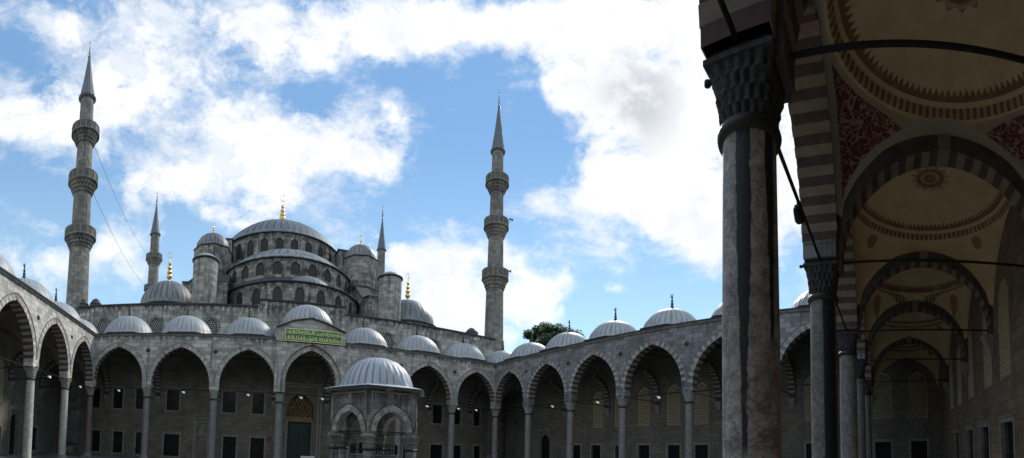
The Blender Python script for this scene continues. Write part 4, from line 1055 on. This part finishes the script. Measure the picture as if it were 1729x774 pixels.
for k in range(6):
    (x0, y0), (x1, y1) = cor[k], cor[(k + 1) % 6]; mx, my = (x0 + x1) / 2, (y0 + y1) / 2
    ang = math.atan2(my, mx) + PI / 2; a = RH / 2 - .34; c = .22 * a; zs = 2.22; t_ = .40; th = .22; hL = RH / 2; r_ = a + c
    zs2 = zs + .12
    wl = MB(); top = 4.55
    for yy in (-th, th):
        ex = hL + (th if yy < 0 else -th) * math.tan(R(30))
        for s in (1, -1):
            p = lambda X, Z: (s * X, yy, Z)
            off = [(X + .2 * math.cos(math.acos(c / r_) * i / 12), zs2 + Z + .2 * math.sin(math.acos(c / r_) * i / 12)) for i, (X, Z) in enumerate(arch_pts(a, c, 12))]; off[-1] = (0, off[-1][1])
            wl.quad(p(a, zs), p(ex, zs), p(ex, zs2), p(a, zs2)); wl.quad(p(off[0][0], zs2), p(ex, zs2), p(ex, top), p(off[0][0], top))
            for (X0, Z0), (X1, Z1) in zip(off, off[1:]): wl.quad(p(X0, Z0), p(X1, Z1), p(X1, top), p(X0, top))
    for s in (1, -1): wl.quad((s * a, -th, zs), (s * a, th, zs), (s * a, th, zs2), (s * a, -th, zs2)); wl.quad((s * a, -th, zs), (s * a, th, zs), (s * hL, th, zs), (s * hL, -th, zs))
    wl.build('arch_wall', 'fountain', fo, (mx, my, 0), ang)
    vb = MB(); voussoirs(vb, lambda X, Y, Z: (X, Y, Z), a, c, t_ * .86, -th - .035, th + .02, 5, (0, 1), (0, 0), 0, zs2, .03); vb.build('arch', ['fountain_arch', 'fountain_arch_dark'], fo, (mx, my, 0), ang)
    hm = MB()
    for s in (1, -1):
        for i in range(12):
            q0, q1 = [math.acos(c / r_) * (i + e) / 12 for e in (0, 1)]
            pr_ = [(s * max(0, -c + R_ * math.cos(Q)), zs2 + R_ * math.sin(Q)) for R_, Q in ((r_ + .345, q0), (r_ + .345, q1), (r_ + .385, q1), (r_ + .385, q0))]
            hm.add([(X, Y, Z) for Y in (-th - .08, -th + .02) for X, Z in pr_], ((0, 1, 2, 3), (0, 4, 5, 1), (2, 6, 7, 3)))
    hm.build('hood_mould', 'dark_arch', fo, (mx, my, 0), ang)
    pl = MB(); pl.box(-hL + .0, -hL + .09, -th - .06, -th + .01, 2.9, 4.5); pl.box(hL - .09, hL, -th - .06, -th + .01, 2.9, 4.5); pl.box(-hL, hL, -th - .05, -th + .01, 4.38, 4.48)
    pl.build('moulding', 'trim', fo, (mx, my, 0), ang)
    rd = MB(); rd.tube((-a - .2, 0, 2.3), (a + .2, 0, 2.3), .03, 6); rd.build('tie_rod', 'iron', fo, (mx, my, 0), ang)
    # inner basin wall with its grille
    bw_ = MB(); q = .62; hb = RH / 2 * q; yo = RH * math.cos(PI / 6) * (1 - q)
    bw_.box(-hb, hb, yo, yo + .12, FL, .95); bw_.box(-hb, hb, yo - .03, yo + .15, .95, 1.05)
    bw_.build('basin_wall', 'fountain', fo, (mx, my, 0), ang)
    gr = MB()
    for j in range(9): gr.tube((-hb + hb * 2 * j / 8, yo + .06, 1.05), (-hb + hb * 2 * j / 8, yo + .06, 1.6), .015, 5)
    for z in (1.3, 1.6): gr.tube((-hb, yo + .06, z), (hb, yo + .06, z), .018, 5)
    gr.build('basin_grille', 'iron', fo, (mx, my, 0), ang)
cn = MB(); hexr = lambda r, z: (r / math.cos(PI / 6) * math.cos(PI / 6) * 1.0, z)
cn.lathe([(2.45, 4.40), (2.78, 4.50), (2.82, 4.60), (2.98, 4.66), (2.98, 4.72), (2.0, 4.86)], 6, a0=corner0, a1=corner0 + 2 * PI, mi=0)
cn.lathe([(2.1, 4.5), (2.4, 4.5)], 6, a0=corner0, a1=corner0 + 2 * PI)
cn.build('cornice', 'fountain', fo)
fr = MB()
for k in range(6):
    a0, a1 = corner0 + k * PI / 3, corner0 + (k + 1) * PI / 3; p0 = Vector((3.02 * math.cos(a0), 3.02 * math.sin(a0), 4.72)); p1 = Vector((3.02 * math.cos(a1), 3.02 * math.sin(a1), 4.72))
    for j in range(26):
        q0, q1 = p0.lerp(p1, j / 26), p0.lerp(p1, (j + 1) / 26); m_ = (q0 + q1) / 2 - Vector((0, 0, .10))
        fr.add([q0, q1, m_], ((0, 1, 2),)); fr.add([q0 * .985 , q1 * .985, m_ * .985], ((0, 1, 2),))
fr.build('eave_fringe', 'lead', fo)
mb = MB(); n_ = 136
def fr_(r, z, a, i, j):
    q = r + (.035 if i % 4 == 0 and r > .3 else 0)
    if j < 3: 
        hx_ = math.cos(PI / 6) / math.cos(((a - corner0) % (PI / 3)) - PI / 6); q *= (1 + (hx_ / math.cos(PI / 6) * .955 - 1) * (1 - j / 3))
    return q
mb.lathe([(2.98, 4.72), (2.6, 4.84), (2.22, 4.93), (2.12, 5.25), (1.95, 5.68), (1.64, 6.10), (1.22, 6.44), (.70, 6.66), (.2, 6.74), (.001, 6.75)], n_, rf=fr_, mif=lambda i, j: 1 if i % 4 == 0 and j > 1 else 0)
fd = mb.build('dome', [lead('bright_lead', (.50, .55, .58), (.26, .30, .33), .45), 'lead_seam'], fo, smooth=35)

# ------------------------------------------------------------------ tree behind the right arcade
def tree(loc, h, cr, label, seed=3):
    rn = random.Random(seed); o = thing('tree', label, 'tree', loc)
    tb = MB(); tb.lathe([(.55, 0), (.42, 4), (.33, h * .55), (.15, h * .8)], 12)
    lobes = []
    for k in range(80):
        a = rn.uniform(0, 2 * PI); rr = cr * math.sqrt(rn.random()) * .85; z = h * .55 + (h * .43) * rn.random() ** .8 * (1 - .35 * (rr / cr) ** 2)
        lobes.append((rr * math.cos(a), rr * math.sin(a), z, rn.uniform(.9, 2.0)))
        if k % 3 == 0: tb.tube((0, 0, h * .45), lobes[-1][:3], .09, 6)
    tb.build('trunk', plain('bark', (.07, .055, .04), .9), o, smooth=60)
    vs, fs, ms = [], [], []
    for (x, y, z, r_) in lobes:
        for q in range(int(260 * r_)):
            d = Vector((rn.gauss(0, 1), rn.gauss(0, 1), rn.gauss(0, 1))).normalized() * r_ * (rn.random() ** .45) * rn.uniform(.8, 1.12)
            c = Vector((x, y, z)) + Vector((d.x, d.y, d.z * .8)); s = rn.uniform(.16, .30)
            u = Vector((rn.gauss(0, 1), rn.gauss(0, 1), rn.gauss(0, 1))).normalized(); v = u.orthogonal().normalized() * s; u = u * s * 1.5
            i = len(vs); vs += [c - u, c + v * .6, c + u, c - v * .6]; fs.append((i, i + 1, i + 2, i + 3)); ms.append(rn.choice((0, 0, 1)))
    cb = MB(); cb.v = [tuple(p) for p in vs]; cb.f = fs; cb.m = ms
    cb.build('crown', [plain('leaf_dark', (.03, .065, .02), .7), plain('leaf_light', (.07, .125, .035), .7)], o, fix=False)
tree((76.6, 61.6, 0), 29.4, 6.6, 'dark green leafy tree rising behind the domes of the right arcade')

# ------------------------------------------------------------------ white board low in the court
bd = thing('signboard', 'small white board on a post, low in the courtyard before the green door', 'sign', (19.8, 15.5, FL), R(8))
b = MB(); b.box(-.30, .30, -.02, .02, 1.9, 2.36); b.build('panel', 'white', bd)
b = MB(); b.tube((0, 0, 0), (0, 0, 1.92), .025, 8); b.box(-.35, .35, -.2, .2, 0, .04); b.build('stand', 'iron', bd)
